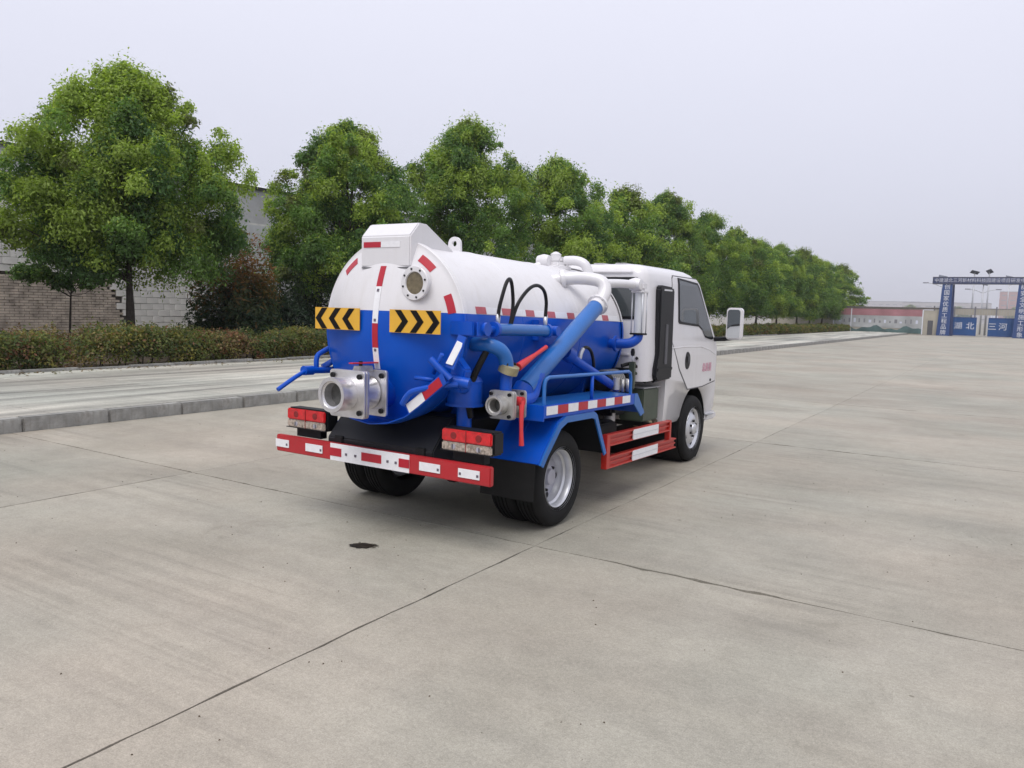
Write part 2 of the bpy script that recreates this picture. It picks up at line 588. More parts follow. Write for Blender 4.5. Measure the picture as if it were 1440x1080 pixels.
    def build(s, name, mat, parent=None, bevel=0.0, seg=2, solid=0.0, weld=False, rake=None, kind=None, loc=(0, 0, 0)):
        bm = s.bm
        if weld:
            bmesh.ops.remove_doubles(bm, verts=bm.verts, dist=1e-4)
        bmesh.ops.recalc_face_normals(bm, faces=bm.faces)
        if solid:
            bmesh.ops.solidify(bm, geom=bm.faces[:], thickness=solid)
        if bevel:
            ed = [e for e in bm.edges if len(e.link_faces) == 2 and e.calc_face_angle(0) > 0.6]
            bmesh.ops.bevel(bm, geom=ed, offset=bevel, segments=seg, affect='EDGES', clamp_overlap=True)
            for f in bm.faces: f.smooth = True
        if RAKE if rake is None else rake:
            for v in bm.verts:
                v.co.z -= 0.021 * v.co.y
        for e in bm.edges:
            if len(e.link_faces) == 2 and e.calc_face_angle(0) > 0.61:
                e.smooth = False
        me = bpy.data.meshes.new(name)
        bm.to_mesh(me)
        bm.free()
        me.materials.append(MAT[mat] if isinstance(mat, str) else mat)
        return link(name, me, parent, loc, kind)


def dup(o, parent=None, **kw):
    c = o.copy()
    COL.objects.link(c)
    c.parent = parent
    for k, v in kw.items(): setattr(c, k, v)
    return c


def text_mesh(txt, size, mat, name, parent=None, depth=0.004, vertical=False, sx=1.0):
    cu = bpy.data.curves.new(name, 'FONT')
    cu.body = '\n'.join(txt) if vertical else txt
    cu.size = size
    cu.extrude = depth
    cu.align_x = 'CENTER'
    cu.align_y = 'CENTER'
    cu.resolution_u = 2
    cu.space_line = 1.0
    t = bpy.data.objects.new(name, cu)
    COL.objects.link(t)
    dg = bpy.context.evaluated_depsgraph_get()
    me = bpy.data.meshes.new_from_object(t.evaluated_get(dg))
    bpy.data.objects.remove(t)
    bpy.data.curves.remove(cu)
    me.materials.clear()
    me.materials.append(MAT[mat])
    for v in me.vertices: v.co.x *= sx
    return link(name, me, parent)


def quads_mesh(name, co, col, mat):
    """co: (n,4,3) leaf quads, col: (n,3)"""
    n = len(co)
    me = bpy.data.meshes.new(name)
    me.vertices.add(n * 4)
    me.vertices.foreach_set('co', co.reshape(-1).astype(np.float32))
    me.loops.add(n * 4)
    me.loops.foreach_set('vertex_index', np.arange(n * 4, dtype=np.int32))
    me.polygons.add(n)
    me.polygons.foreach_set('loop_start', np.arange(0, n * 4, 4, dtype=np.int32))
    me.update(calc_edges=True)
    at = me.attributes.new('leaf_colour', 'FLOAT_COLOR', 'POINT')
    c4 = np.ones((n, 4, 4), np.float32)
    c4[:, :, :3] = col[:, None, :]
    at.data.foreach_set('color', c4.reshape(-1))
    me.materials.append(MAT[mat])
    return me


def leaf_quads(rng, pos, nrm, size, droop=0.35, aspect=0.45):
    """rhombic leaves at pos, roughly facing nrm"""
    n = len(pos)
    nn = nrm + rng.normal(size=(n, 3)) * 0.65
    nn /= np.linalg.norm(nn, axis=1)[:, None] + 1e-9
    ax = rng.normal(size=(n, 3))
    ax[:, 2] -= droop * 2
    ax -= nn * (ax * nn).sum(1)[:, None]
    ax /= np.linalg.norm(ax, axis=1)[:, None] + 1e-9
    sd = np.cross(nn, ax)
    L = size * rng.uniform(0.65, 1.3, n)[:, None]
    wd = L * aspect
    a = pos - ax * L * 0.5
    c = pos + ax * L * 0.5
    m = pos - ax * L * 0.06 + nn * L * 0.06
    return np.stack([a, m + sd * wd * .5, c, m - sd * wd * .5], axis=1)


# ================================================================== GROUND
gr = B().box(-780, 780, -60, 1740, -0.30, -0.03).build('ground', 'land')
tag(gr, kind='structure')

KX = -9.25            # kerb face
PZ = 0.16             # pavement level
JX = [KX + 0.006, -6.03, -2.49, 1.05, 4.59, 8.13, 11.67, 15.21, 18.75, 22.3, 25.8, 29.4, 33]
JY = [-6.2, -0.95, 4.27, 9.5] + [9.5 + 5.25 * k for k in range(1, 17)]
yard = B().box(JX[0] - 0.3, JX[-1], JY[0], JY[-1], -0.029, -0.018).build('concrete_yard', 'joint_fill')
tag(yard, kind='structure')
rj = random.Random(3)


def edge_noise(n, L, chip, w=1.0, big=1.0):
    """how far a slab edge is worn back, along its length"""
    out = [0.0] * (n + 1)
    ph = [rj.uniform(0, 6.28) for _ in range(5)]
    for i in range(n + 1):
        t = i / n * L
        v = 0.0042 + 0.0016 * math.sin(t * 3.1 + ph[0]) + 0.0016 * math.sin(t * 9.7 + ph[1]) + rj.uniform(-.0014, .0014)
        out[i] = max(v * w, 0.001)
    for _ in range(chip):
        c = rj.randrange(1, n)
        k_ = rj.randint(1, 3)
        d = rj.uniform(0.006, 0.020) * big
        for k in range(-k_, k_ + 1):
            if 0 < c + k < n:
                out[c + k] = max(out[c + k], d * (1 - abs(k) / (k_ + 1)) * rj.uniform(.6, 1.2))
    return out


def wob(t, k, a):
    return a * (.55 * math.sin(t * .9 + k * 2.1) + .35 * math.sin(t * 2.7 + k * 1.3) + .22 * math.sin(t * 7.3 + k) + .14 * math.sin(t * 17.0 + k * 3))


def slab(x0, x1, y0, y1, near):
    b = bmesh.new()
    nx, ny = (70, 90) if near else (1, 1)
    wl = 1.35 if y0 < 4 else 0.45          # the lengthwise joint is tighter past the cross joint
    big = 1.7 if x0 > -3 else 0.9          # the cross joint is more chipped on the open side
    def E(n, L, chip, w, bg):
        return edge_noise(n, L, chip, w, bg) if near else [0.004] * 2
    pts = []
    e = E(nx, x1 - x0, 10, 1.3, big)
    pts += [(x0 + (x1 - x0) * i / nx, y0 + e[i]) for i in range(nx)]
    e = E(ny, y1 - y0, 6, wl, .45)
    pts += [(x1 - e[i], y0 + (y1 - y0) * i / ny) for i in range(ny)]
    e = E(nx, x1 - x0, 10, 1.3, big)
    pts += [(x1 - (x1 - x0) * i / nx, y1 - e[i]) for i in range(nx)]
    e = E(ny, y1 - y0, 6, wl, .45)
    pts += [(x0 + e[i], y1 - (y1 - y0) * i / ny) for i in range(ny)]
    m = [((x0 + x1) / 2), ((y0 + y1) / 2)]
    if near:                               # a joint wanders a little, the same on both of its sides
        q = []
        for px_, py_ in pts:
            u = (px_ - x0) / (x1 - x0)
            v = (py_ - y0) / (y1 - y0)
            dx = wob(py_, x0, .007) * (1 - u) + wob(py_, x1, .007) * u
            dy = wob(px_, y0, .006) * (1 - v) + wob(px_, y1, .006) * v
            q.append((px_ + (dx if x0 > KX + .1 or u > .5 else 0), py_ + dy))
        pts = q
    top = [b.verts.new((p[0], p[1], 0)) for p in pts]
    bot = [b.verts.new((p[0] - (p[0] - m[0]) * .001, p[1] - (p[1] - m[1]) * .001, -0.025)) for p in pts]
    b.faces.new(top)
    n = len(pts)
    for i in range(n):
        b.faces.new([top[(i + 1) % n], top[i], bot[i], bot[(i + 1) % n]])
    me = bpy.data.meshes.new('slab')
    b.to_mesh(me)
    b.free()
    me.materials.append(MAT['yard_concrete'])
    link('slab', me, yard)


for i in range(len(JX) - 1):
    for j in range(len(JY) - 1):
        slab(JX[i], JX[i + 1], JY[j], JY[j + 1], i < 5 and j < 5)

# kerb: single stones, the nearer ones a metre long
kerb = B().box(KX - 0.14, KX - 0.02, -8, 94, -0.02, PZ - 0.03).build('kerb', 'mortar')
tag(kerb, kind='structure')
stones = []
for k in range(4):
    rj2 = random.Random(40 + k)
    stones.append(B().box(-0.155 + rj2.uniform(-.003, .003), 0, -0.4975, 0.4975, -0.02, PZ + rj2.uniform(-.004, .004)).build('kerbstone', 'kerb_stone', kerb, bevel=0.014))
k = 0
y = 0.9
while y < 93:
    o = stones[k] if k < 4 else dup(stones[k % 4], kerb)
    o.location = (KX + rj.uniform(-.006, .006), y, rj.uniform(-.005, .004))
    o.rotation_euler = (0, 0, rj.uniform(-.004, .004))
    y += 1.0
    k += 1

pav = B().box(-14.75, KX - 0.16, -8, 94, -0.02, PZ - 0.018).build('pavement', 'joint_fill')
tag(pav, kind='structure')
PX = [KX - 0.16, KX - 1.25, KX - 2.5, KX - 3.9, -14.62]
for i in range(4):
    y = -8 + i * 1.3
    while y < 94:
        L_ = 5.2 if i % 2 else 6.4
        B().box(PX[i + 1] + 0.007, PX[i] - 0.007, y + 0.006, min(y + L_, 94) - 0.006, PZ - 0.03, PZ + rj.uniform(-.006, .006)).build('paving_slab', 'pavement_concrete', pav, bevel=0.006, seg=1)
        y += L_
edging = B().box(-14.75, -14.66, -8, 94, 0.0, PZ + 0.01).build('edging_kerb', 'mortar')
tag(edging, kind='structure')
est = B().box(-0.11, 0, -0.495, 0.495, 0, PZ + 0.055).build('edging_stone', 'kerb_stone', edging, bevel=0.012)
y = 3.5
first = True
while y < 60:
    o = est if first else dup(est, edging)
    first = False
    o.location = (-14.64 + rj.uniform(-.012, .012), y, rj.uniform(-.02, .01))
    o.rotation_euler = (0, 0, rj.uniform(-.01, .01))
    y += 1.0
bed = B()
nb = np.random.default_rng(5)


def bedfn(u, v):
    return (-14.76 - u, v, PZ - 0.02 + 0.05 * math.sin(u * 2.1 + v * .7) + 0.03 * math.sin(v * 3.3))


bed.surf(bedfn, np.linspace(0, 10, 12), np.linspace(-8, 110, 90))
bedo = bed.build('planting_bed', 'soil')
tag(bedo, kind='structure')

# dark wet patch dropped by the tank
pts = []
for k in range(36):
    a = 2 * math.pi * k / 36
    rr_ = 1 + 0.16 * math.sin(3 * a + 1) + 0.10 * math.sin(7 * a) + rj.uniform(-.05, .05)
    pts.append((0.135 * rr_ * math.cos(a), 0.085 * rr_ * math.sin(a)))
o = B().prism(pts, 'z', 0.002, 0.004).build('wet_patch', 'wet_stain', None, loc=(-3.36, 3.60, 0))
o.rotation_euler = (0, 0, R(20))
tag(o, 'small dark oily wet patch on the concrete behind the tanker', 'stain')

# ================================================================== THE TANKER TRUCK
TR = thing('tanker_truck', 'small suction tanker truck with blue and white tank and white cab', 'truck', (-3.49, 4.78, 0))
ZC, TRAD = 1.345, 0.585
RAKE = True


def strap(poly, axis, a0, a1, name, mat, par, bevel=0.0):
    return B().prism(poly, axis, a0, a1).build(name, mat, par, bevel=bevel)


# ---- chassis
for s in (-1, 1):
    B().box(s * .36 - .035, s * .36 + .035, -0.80, 3.5, .52, .64).build('chassis_rail', 'black_steel', TR, bevel=.006)
for y in (-.74, .55, 1.35, 2.2, 3.3):
    B().box(-.325, .325, y - .03, y + .03, .54, .62).build('cross_member', 'black_steel', TR, bevel=.005)
B().box(-.40, .40, -.60, 1.60, .642, .74).build('sub_frame', 'black_steel', TR, bevel=.006)
for s in (-1, 1):
    b = B()
    for k in range(4):
        hl = .52 - k * .1
        b.surf(lambda u, v, k=k: (s * .41 + u, v, .50 - k * .018 - .10 * (1 - (v / .52) ** 2) + .05), [-.03, .03], np.linspace(-hl, hl, 9))
    b.build('leaf_spring', 'black_steel', TR, solid=.010)
ax = B().cyl((-.75, 0, .345), (.75, 0, .345), .05)
ax.lathe([(0, -.16), (.08, -.15), (.145, -.08), (.15, 0), (.145, .08), (.08, .15), (0, .16)], (0, 0, .345), (0, 1, 0), 20)
ax.build('rear_axle', 'black_steel', TR, rake=False)
B().cyl((0, .15, .36), (0, 2.6, .50), .035).build('drive_shaft', 'black_steel', TR)
B().cyl((-.62, 3.02, .345), (.62, 3.02, .345), .04).build('front_axle', 'black_steel', TR, rake=False)
B().lathe([(0, 0), (.12, 0.01), (.13, .04), (.13, .52), (.12, .55), (0, .56)], (-.62, .75, .50), (0, 1, 0), 20).build('air_tank', 'black_steel', TR)
B().box(-.88, -.50, 1.0, 1.65, .40, .68).build('fuel_tank', 'black_steel', TR, bevel=.04)
B().box(.46, .72, .80, 1.30, .42, .62).build('battery_box', 'black_steel', TR, bevel=.015)
B().cyl((.60, .72, .60), (.60, 1.38, .55), .07).build('silencer', 'black_steel', TR)
B().cyl((.55, 1.50, .52), (.55, 1.50, .70), .05).build('filter_canister', 'cast_aluminium', TR)

# ---- wheels
RAKE = False


def tyre_profile(w):
    h = w / 2
    p = [(.205, -h * .85), (.222, -h * .98), (.26, -h * 1.06), (.298, -h * 1.03), (.322, -h * .93), (.334, -h * .78)]
    for g in (-.5, -.17, .17, .5):
        p += [(.341, h * (g - .09)), (.331, h * (g - .06)), (.331, h * (g + .06)), (.341, h * (g + .09))]
    p += [(r, -a) for r, a in p[:6][::-1]]
    return p


def wheel(x, y, side, kind):
    w = thing_part('wheel', TR, (x, y, .341))
    b = B().lathe(tyre_profile(.185), (0, 0, 0), (1, 0, 0), 56)
    b.build('tyre', 'black_rubber', w)
    s = side
    if kind == 'rear':
        rim = [(.224, .094 * s), (.226, .088 * s), (.214, .080 * s), (.205, .066 * s), (.203, .030 * s), (.190, .018 * s), (.188, -.010 * s), (.176, -.028 * s), (.174, -.045 * s)]
        disc = [(.174, -.045 * s), (.16, -.036 * s), (.12, -.030 * s), (.085, -.030 * s), (.080, -.012 * s), (.06, -.008 * s), (.055, .02 * s), (0, .024 * s)]
    else:
        rim = [(.224, .094 * s), (.226, .088 * s), (.212, .080 * s), (.204, .066 * s), (.196, .050 * s), (.188, .044 * s)]
        disc = [(.188, .044 * s), (.175, .052 * s), (.15, .070 * s), (.12, .085 * s), (.10, .088 * s), (.095, .082 * s), (.06, .084 * s), (.055, .105 * s), (.045, .112 * s), (0, .113 * s)]
    B().lathe(rim + [(r - .012, a - .004 * s) for r, a in rim[::-1]], (0, 0, 0), (1, 0, 0), 48).build('rim', 'wheel_silver', w, weld=True)
    B().lathe(disc, (0, 0, 0), (1, 0, 0), 48).build('wheel_disc', 'wheel_disc' if kind == 'rear' else 'wheel_silver', w)
    nh = 5
    for k in range(nh):
        a = 2 * math.pi * (k + .35) / nh
        r_, xx = (.142, -.031) if kind == 'rear' else (.160, .0645)
        n_ = Vector((s, .25 * math.sin(a) * (0 if kind == 'rear' else 1), .25 * math.cos(a) * (0 if kind == 'rear' else 1))).normalized()
        c = Vector((xx * s, math.sin(a) * r_, math.cos(a) * r_))
        B().cyl(c - n_ * .004, c + n_ * .003, .021, 14).build('vent_hole', 'bolt_dark', w)
    for k in range(6):
        a = 2 * math.pi * k / 6
        r_, xx = (.098, -.029) if kind == 'rear' else (.078, .083)
        c = Vector((xx * s, math.sin(a) * r_, math.cos(a) * r_))
        B().cyl(c, c + Vector((.018 * s, 0, 0)), .012, 6).build('wheel_nut', 'bolt_dark', w)
    return w


def thing_part(name, parent, loc):
    o = bpy.data.objects.new(name, None)
    o.empty_display_size = .1
    COL.objects.link(o)
    o.parent = parent
    o.location = loc
    return o


def copy_wheel(w, loc):
    c = dup(w, TR, location=loc)
    for ch in list(w.children): dup(ch, c)
    return c


w1 = wheel(.80, 0, 1, 'rear')
copy_wheel(w1, (.595, 0, .341))
w2 = wheel(-.80, 0, -1, 'rear')
copy_wheel(w2, (-.595, 0, .341))
wheel(.70, 3.02, 1, 'front')
wheel(-.70, 3.02, -1, 'front')
RAKE = True

# ---- rear bumper with painted and reflective fields
bmp = B().box(-.935, .935, -.955, -.915, .435, .555).build('rear_bumper', 'bumper_red', TR, bevel=.006)


def field(x0, x1, z0, z1, mat, y=-.9585, name='reflective_tape'):
    return B().box(x0, x1, y, y + .0045, z0, z1).build(name, mat, bmp)


field(-.39, .31, .4365, .5535, 'tape_white', name='white_field')
for x0, x1 in ((-.39, -.285), (-.10, .075), (.225, .31)):
    field(x0, x1, .467, .523, 'tape_red', -.9615)
for x0, x1 in ((-.935, -.80), (-.63, -.465), (.395, .56), (.70, .86)):
    field(x0, x1, .468, .523, 'tape_white', -.9615)
for x in (-.82, -.48, .545, .715, .845, -.24, -.155, .13, .20):
    field(x - .008, x + .008, .482, .498, 'tape_mark', -.963, name='tape_print')
for s in (-1, 1):
    B().box(s * .36 - .04, s * .36 + .04, -.915, -.78, .45, .60).build('bumper_bracket', 'black_steel', TR, bevel=.006)

# ---- tail lamps
for s in (-1, 1):
    xc = s * .705
    l = thing_part('tail_lamp', TR, (0, 0, 0))
    B().box(xc - .198, xc + .198, -.875, -.76, .605, .752).build('lamp_housing', 'black_plastic', l, bevel=.012)
    B().box(xc - .19, xc + .19, -.893, -.872, .668, .746).build('red_lens', 'lamp_red', l, bevel=.008)
    B().box(xc - .19, xc + .19, -.893, -.872, .610, .665).build('clear_lens', 'lamp_clear', l, bevel=.008)
    for dx in (-.095, .095):
        B().lathe([(0, -.8955), (.022, -.8955), (.024, -.891)], (xc + dx, 0, .707), (0, 1, 0), 18).build('reflector', 'lamp_bowl', l)
        B().lathe([(0, -.8955), (.016, -.8955), (.018, -.891)], (xc + dx, 0, .638), (0, 1, 0), 18).build('reflector', 'wheel_disc', l)
    B().box(xc - .003, xc + .003, -.8960, -.8915, .612, .744).build('lens_divider', 'lamp_bowl', l)
    B().box(xc - .20, xc + .20, -.8905, -.880, .606, .611).build('lens_rim', 'black_plastic', l)
    for k in range(11):
        xx = xc - .17 + .034 * k
        B().box(xx - .004, xx + .004, -.8955, -.891, .617, .660).build('lens_rib', 'lamp_clear', l)
    B().box(xc - .12, xc + .12, -.86, -.80, .545, .606).build('lamp_bracket', 'black_steel', l)

# ---- black panel under the tank and mud flaps
B().prism([(-.905, .50), (-.905, .585), (-.72, .79), (-.58, .80), (-.58, .50)], 'x', -.47, .46).build('splash_panel', 'black_plastic', TR, bevel=.008)
for s in (-1, 1):
    a, c = sorted((s * .50, s * .925))
    B().surf(lambda u, v: (u, -.418 - .02 * math.sin((.50 - v) * 3) + .006 * math.sin(u * 14), v), np.linspace(a, c, 8), np.linspace(.25 if s > 0 else .37, .50, 8)).build('mud_flap', 'black_rubber', TR, solid=.008)

# ---- wings and side decks
for s in (-1, 1):
    x0, x1 = sorted((s * .50, s * .945))
    arch = [(-.40, .495), (-.34, .57), (-.16, .755), (-.06, .795), (.36, .795), (.42, .77), (.60, .46)]
    B().strip(arch, x0, x1, .012).build('wing', 'blue_paint', TR, weld=False)
    B().strip(arch, x0 + .004, x1 - .004, -.006).build('wing_liner', 'black_plastic', TR)
    # turned outer flange
    xf0, xf1 = sorted((s * .945, s * .957))
    fl = B()
    inner = [(-.36, .475), (-.30, .545), (-.13, .715), (-.04, .750), (.345, .750), (.39, .735), (.565, .445)]
    for i in range(len(arch) - 1):
        fl.prism([arch[i], arch[i + 1], inner[i + 1], inner[i]], 'x', xf0, xf1)
    fl.build('wing_flange', 'sky_sheen_blue', TR, weld=True)
    if s > 0:
        B().bar((.73, -.402, .50), (.73, -.19, .745), .02, .012, (1, 0, 0)).build('wing_rib', 'blue_paint', TR)
    dk = B().prism([(-.37, .845), (-.37, .885), (1.10, .885), (1.10, .845)], 'x', x0 + (.1 if s > 0 else 0), x1 - (0 if s > 0 else .1)).build('side_deck', 'sky_sheen_blue', TR, bevel=.005)
    a, c = sorted((s * .93, s * .951))
    B().box(a, c, -.37, 1.10, .80, .887).build('deck_skirt', 'blue_paint', dk, bevel=.004)
    a, c = sorted((s * .60, s * .95))
    B().box(a, c, -.372, -.352, .78, .887).build('deck_skirt', 'blue_paint', dk, bevel=.004)
    B().hexa([(a, 1.10, .868), (c, 1.10, .868), (c, 1.30, .715), (a, 1.30, .715), (a, 1.10, .886), (c, 1.10, .886), (c, 1.315, .73), (a, 1.315, .73)]).build('deck_nose', 'blue_paint', dk)
    a, c = sorted((s * .940, s * .952))
    B().prism([(1.10, .800), (1.10, .887), (1.165, .887), (1.325, .715), (1.25, .690)], 'x', a, c).build('deck_gusset', 'sky_sheen_blue', dk, bevel=.003)
    xt = s * .9525
    seg = [-.335 + k * (1.345 / 9) for k in range(10)]
    for k in range(9):
        a, c = sorted((xt, xt + s * .003))
        B().box(a, c, seg[k], seg[k + 1], .822, .880).build('reflective_tape', 'tape_white' if k % 2 == 0 else 'tape_red', dk)
    x = s * .925
    B().tube([(x, -.325, .88), (x, -.325, 1.02), (x, -.31, 1.055), (x, -.27, 1.069), (x, .4, 1.069), (x, 1.02, 1.069), (x, 1.055, 1.055), (x, 1.07, 1.02), (x, 1.075, .88)], .0135, 10).build('handrail', 'sky_sheen_blue', TR)
    B().cyl((x, .375, .88), (x, .375, 1.06), .0135, 10).build('rail_post', 'blue_paint', TR)

# ---- red side guards
for s in (-1, 1):
    g = thing_part('side_guard', TR, (0, 0, 0))
    a, c = sorted((s * .90, s * .945))

    def rail(z0, z1, y0, y1):
        # channel section: two thin lips and a recessed web
        b = B().box(a, c, y0, y1, z0, z0 + .012)
        b.box(a, c, y0, y1, z1 - .012, z1)
        b.box(*sorted((s * .90, s * .925)), y0, y1, z0 + .012, z1 - .012)
        b.box(*sorted((s * .925, s * .938)), y0, y1, (z0 + z1) / 2 - .006, (z0 + z1) / 2 + .006)
        b.build('guard_rail', 'red_paint', g)
        B().box(*sorted((s * .9385, s * .9465)), 1.13, 1.67, z0 + .004, z1 - .004).build('white_field', 'tape_white', g)
        B().box(*sorted((s * .9470, s * .9480)), 1.13, 1.67, (z0 + z1) / 2 - .004, (z0 + z1) / 2 + .004).build('field_crease', 'cladding_white', g)
    rail(.500, .592, .69, 1.98)
    rail(.325, .417, .69, 2.12)
    B().box(a - .001, c + .001, .628, .690, .323, .594).build('guard_post', 'red_paint', g, bevel=.004)
    B().box(a - .001, c + .001, 1.94, 1.985, .417, .594).build('guard_post', 'red_paint', g, bevel=.004)
    for y in (.72, 1.90):
        b0, b1 = sorted((s * .36, s * .90))
        B().box(b0, b1, y - .02, y + .02, .52, .56).build('guard_bracket', 'black_steel', g)

# ---- tank
def dome(r):
    return -.79 - .16 * (1 - (r / .59) ** 2)


tk = B()
tk.lathe([(TRAD, -.74), (TRAD, -.2), (TRAD, .5), (TRAD, 1.1), (TRAD, 1.60)], (0, 0, ZC), (0, 1, 0), 96)
tk.lathe([(.60, 1.59), (.60, 1.615), (TRAD - .002, 1.62), (.5, 1.66), (.35, 1.685), (.2, 1.697), (0, 1.70)], (0, 0, ZC), (0, 1, 0), 96)
tank = tk.build('tank', 'tank_paint', TR)
B().lathe([(TRAD, -.735), (.603, -.735), (.607, -.739), (.607, -.757), (.603, -.761), (.5, -.761)], (0, 0, ZC), (0, 1, 0), 96).build('tank_flange', 'tank_paint', tank)
prof = [(.5, -.764), (.604, -.764), (.608, -.768), (.608, -.786), (.604, -.790), (.59, -.790)]
prof += [(r, dome(r)) for r in (.57, .52, .46, .40, .33, .26, .19, .12, .06, 0)]
lid = B().lathe(prof, (0, 0, ZC), (0, 1, 0), 96).build('rear_door', 'tank_paint', TR)
for y in (-.05, .82):
    B().lathe([(TRAD - .002, y - .012), (TRAD + .002, y - .006), (TRAD + .0035, y), (TRAD + .002, y + .006), (TRAD - .002, y + .012)], (0, 0, ZC), (0, 1, 0), 96).build('weld_seam', 'tank_paint', tank)
for s in (-1, 1):
    for y in (-.45, .35, 1.2):
        B().prism([(s * .25, .74), (s * .40, .74), (s * .46, 1.02), (s * .30, .86)], 'y', y - .02, y + .02).build('tank_saddle', 'blue_paint', tank)


def patch(name, fn, u0, u1, v0, v1, mat, par, nu=5, nv=5):
    return B().surf(fn, np.linspace(u0, u1, nu), np.linspace(v0, v1, nv)).build(name, mat, par, solid=.002)


def on_lid(x, z, off=.003):
    return (x, dome(math.hypot(x, z - ZC)) - off, z)


def arc_lid(r, a, off=.003):
    return on_lid(r * math.cos(a), ZC + r * math.sin(a), off)


def on_side(t, y, s=1, off=.003):      # t = height
    return (s * (math.sqrt(TRAD ** 2 - (t - ZC) ** 2) + off), y, t)


# tape on the door rim
for a0, a1 in ((47, 61), (13, 26), (122, 136)):
    patch('reflective_tape', arc_lid, .515, .562, R(a0), R(a1), 'tape_red', lid)
for zz0, zz1, m in ((1.625, 1.76, 'tape_red'), (1.47, 1.625, 'tape_white'), (1.385, 1.47, 'tape_white'), (1.225, 1.385, 'tape_red'), (1.085, 1.225, 'tape_white')):
    patch('reflective_tape', on_lid, -.024, .024, zz0, zz1, m, lid)
for z in (1.405, 1.21, 1.60):
    patch('tape_print', lambda x, zz: on_lid(x, zz, .0055), -.010, .008, z - .009, z + .009, 'tape_mark', lid, 3, 3)
# tape along the tank side
for s in (-1, 1):
    y = -.62
    k = 0
    while y < 1.48:
        patch('reflective_tape', lambda t, v, s=s: on_side(t, v, s), 1.472, 1.518, y, y + .115, 'tape_faded', tank, 4, 2)
        patch('reflective_tape', lambda t, v, s=s: on_side(t, v, s), 1.472, 1.518, y + .117, y + .305, 'tape_white', tank, 4, 2)
        y += .31

# chevron boards
for s in (-1, 1):
    bd = thing_part('chevron_board', TR, (0, 0, 0))
    xs = s * .335
    zc = 1.405
    B().box(xs - .205, xs + .205, -.958, -.953, zc - .073, zc + .073).build('yellow_plate', 'chevron_yellow', bd)
    for k in (-1, 0, 1):
        cx = xs + s * (k * .125 + .025)
        h = .070
        wd = .050
        t = .06
        B().prism([(cx - s * t, zc - h), (cx - s * t + wd, zc - h), (cx + wd, zc), (cx - s * t + wd, zc + h), (cx - s * t, zc + h), (cx, zc)] if s > 0 else
                  [(cx + t, zc - h), (cx + t - wd, zc - h), (cx - wd, zc), (cx + t - wd, zc + h), (cx + t, zc + h), (cx, zc)], 'y', -.9605, -.9582).build('chevron', 'chevron_black', bd)
    for dx in (-.1, .1):
        B().box(xs + dx - .01, xs + dx + .01, -.953, -.84, zc - .02, zc + .02).build('board_bracket', 'blue_paint', bd)

# box on top of the door
bx = B()
prof = [(-.863, 1.755), (-.863, 1.955), (-.777, 2.045), (-.69, 2.045), (-.40, 1.90), (-.40, 1.80), (-.70, 1.755)]
bx.prism(prof, 'x', -.212, .212)
fb = bx.build('float_box', 'white_paint', TR, bevel=.008)
B().box(-.185, -.035, -.8665, -.8635, 1.882, 1.918).build('reflective_tape', 'tape_red', fb)
B().box(-.033, .13, -.8665, -.8635, 1.882, 1.918).build('reflective_tape', 'tape_white', fb)
B().box(-.20, .20, -.868, -.862, 1.745, 1.753).build('painted_shade_strip', 'eave_dark', fb)  # solid dark strip painting in the shade under the float box
# lifting eye
le = B()
n = 18
ring = [(.055 * math.cos(a), 1.985 + .050 * math.sin(a)) for a in [math.pi * k / n for k in range(n + 1)]]
outer = ring + [(-.06, 1.90), (.06, 1.90)]
hole = [(.022 * math.cos(a), 1.985 + .022 * math.sin(a)) for a in [2 * math.pi * k / 20 for k in range(20)]]
oc = [le.bm.verts.new((p[0], -.11, p[1])) for p in outer]
hc = [le.bm.verts.new((p[0], -.11, p[1])) for p in hole]
es = [le.bm.edges.new((oc[i], oc[(i + 1) % len(oc)])) for i in range(len(oc))] + [le.bm.edges.new((hc[i], hc[(i + 1) % 20])) for i in range(20)]
bmesh.ops.triangle_fill(le.bm, edges=es, use_beauty=True)
le.build('lifting_eye', 'white_paint', tank, solid=.02)

# sight glass on the door
sg = thing_part('sight_glass', TR, (0, 0, 0))
sx, sz = .29, 1.648
sy = dome(math.hypot(sx, sz - ZC))
B().lathe([(.085, .03), (.088, -.02), (.088, -.022)], (sx, sy, sz), (0, 1, 0), 32).build('neck', 'white_paint', sg)
B().lathe([(.070, -.020), (.108, -.020), (.110, -.024), (.110, -.040), (.106, -.044), (.074, -.044), (.071, -.040), (.070, -.026)], (sx, sy, sz), (0, 1, 0), 36).build('flange_ring', 'white_paint', sg)
B().lathe([(.0, -.034), (.0705, -.034)], (sx, sy, sz), (0, 1, 0), 32).build('glass', 'sight_glass', sg)
for k in range(8):
    a = 2 * math.pi * (k + .3) / 8
    c = Vector((sx + .091 * math.cos(a), sy - .043, sz + .091 * math.sin(a)))
    B().cyl(c, c + Vector((0, -.006, 0)), .007, 6).build('bolt', 'bolt_dark', sg)

# ---- apron under the door
AX = [0, .16, .31, .42, .505, .613, .66]
AZ = [.731, .752, .808, .885, .951, 1.034, 1.075]


def lip(x):
    return float(np.interp(abs(x), AX, AZ))


def apr(u, v):
    """from the lower rim of the door (v=0) out to the flared lip (v=1)"""
    a = math.atan2(lip(u) - ZC, u)
    p0 = Vector((.606 * math.cos(a), -.792, ZC + .606 * math.sin(a)))
    p1 = Vector((u, -1.0, lip(u)))
    p = p0.lerp(p1, v)
    p.z -= .012 * math.sin(v * math.pi)
    return p


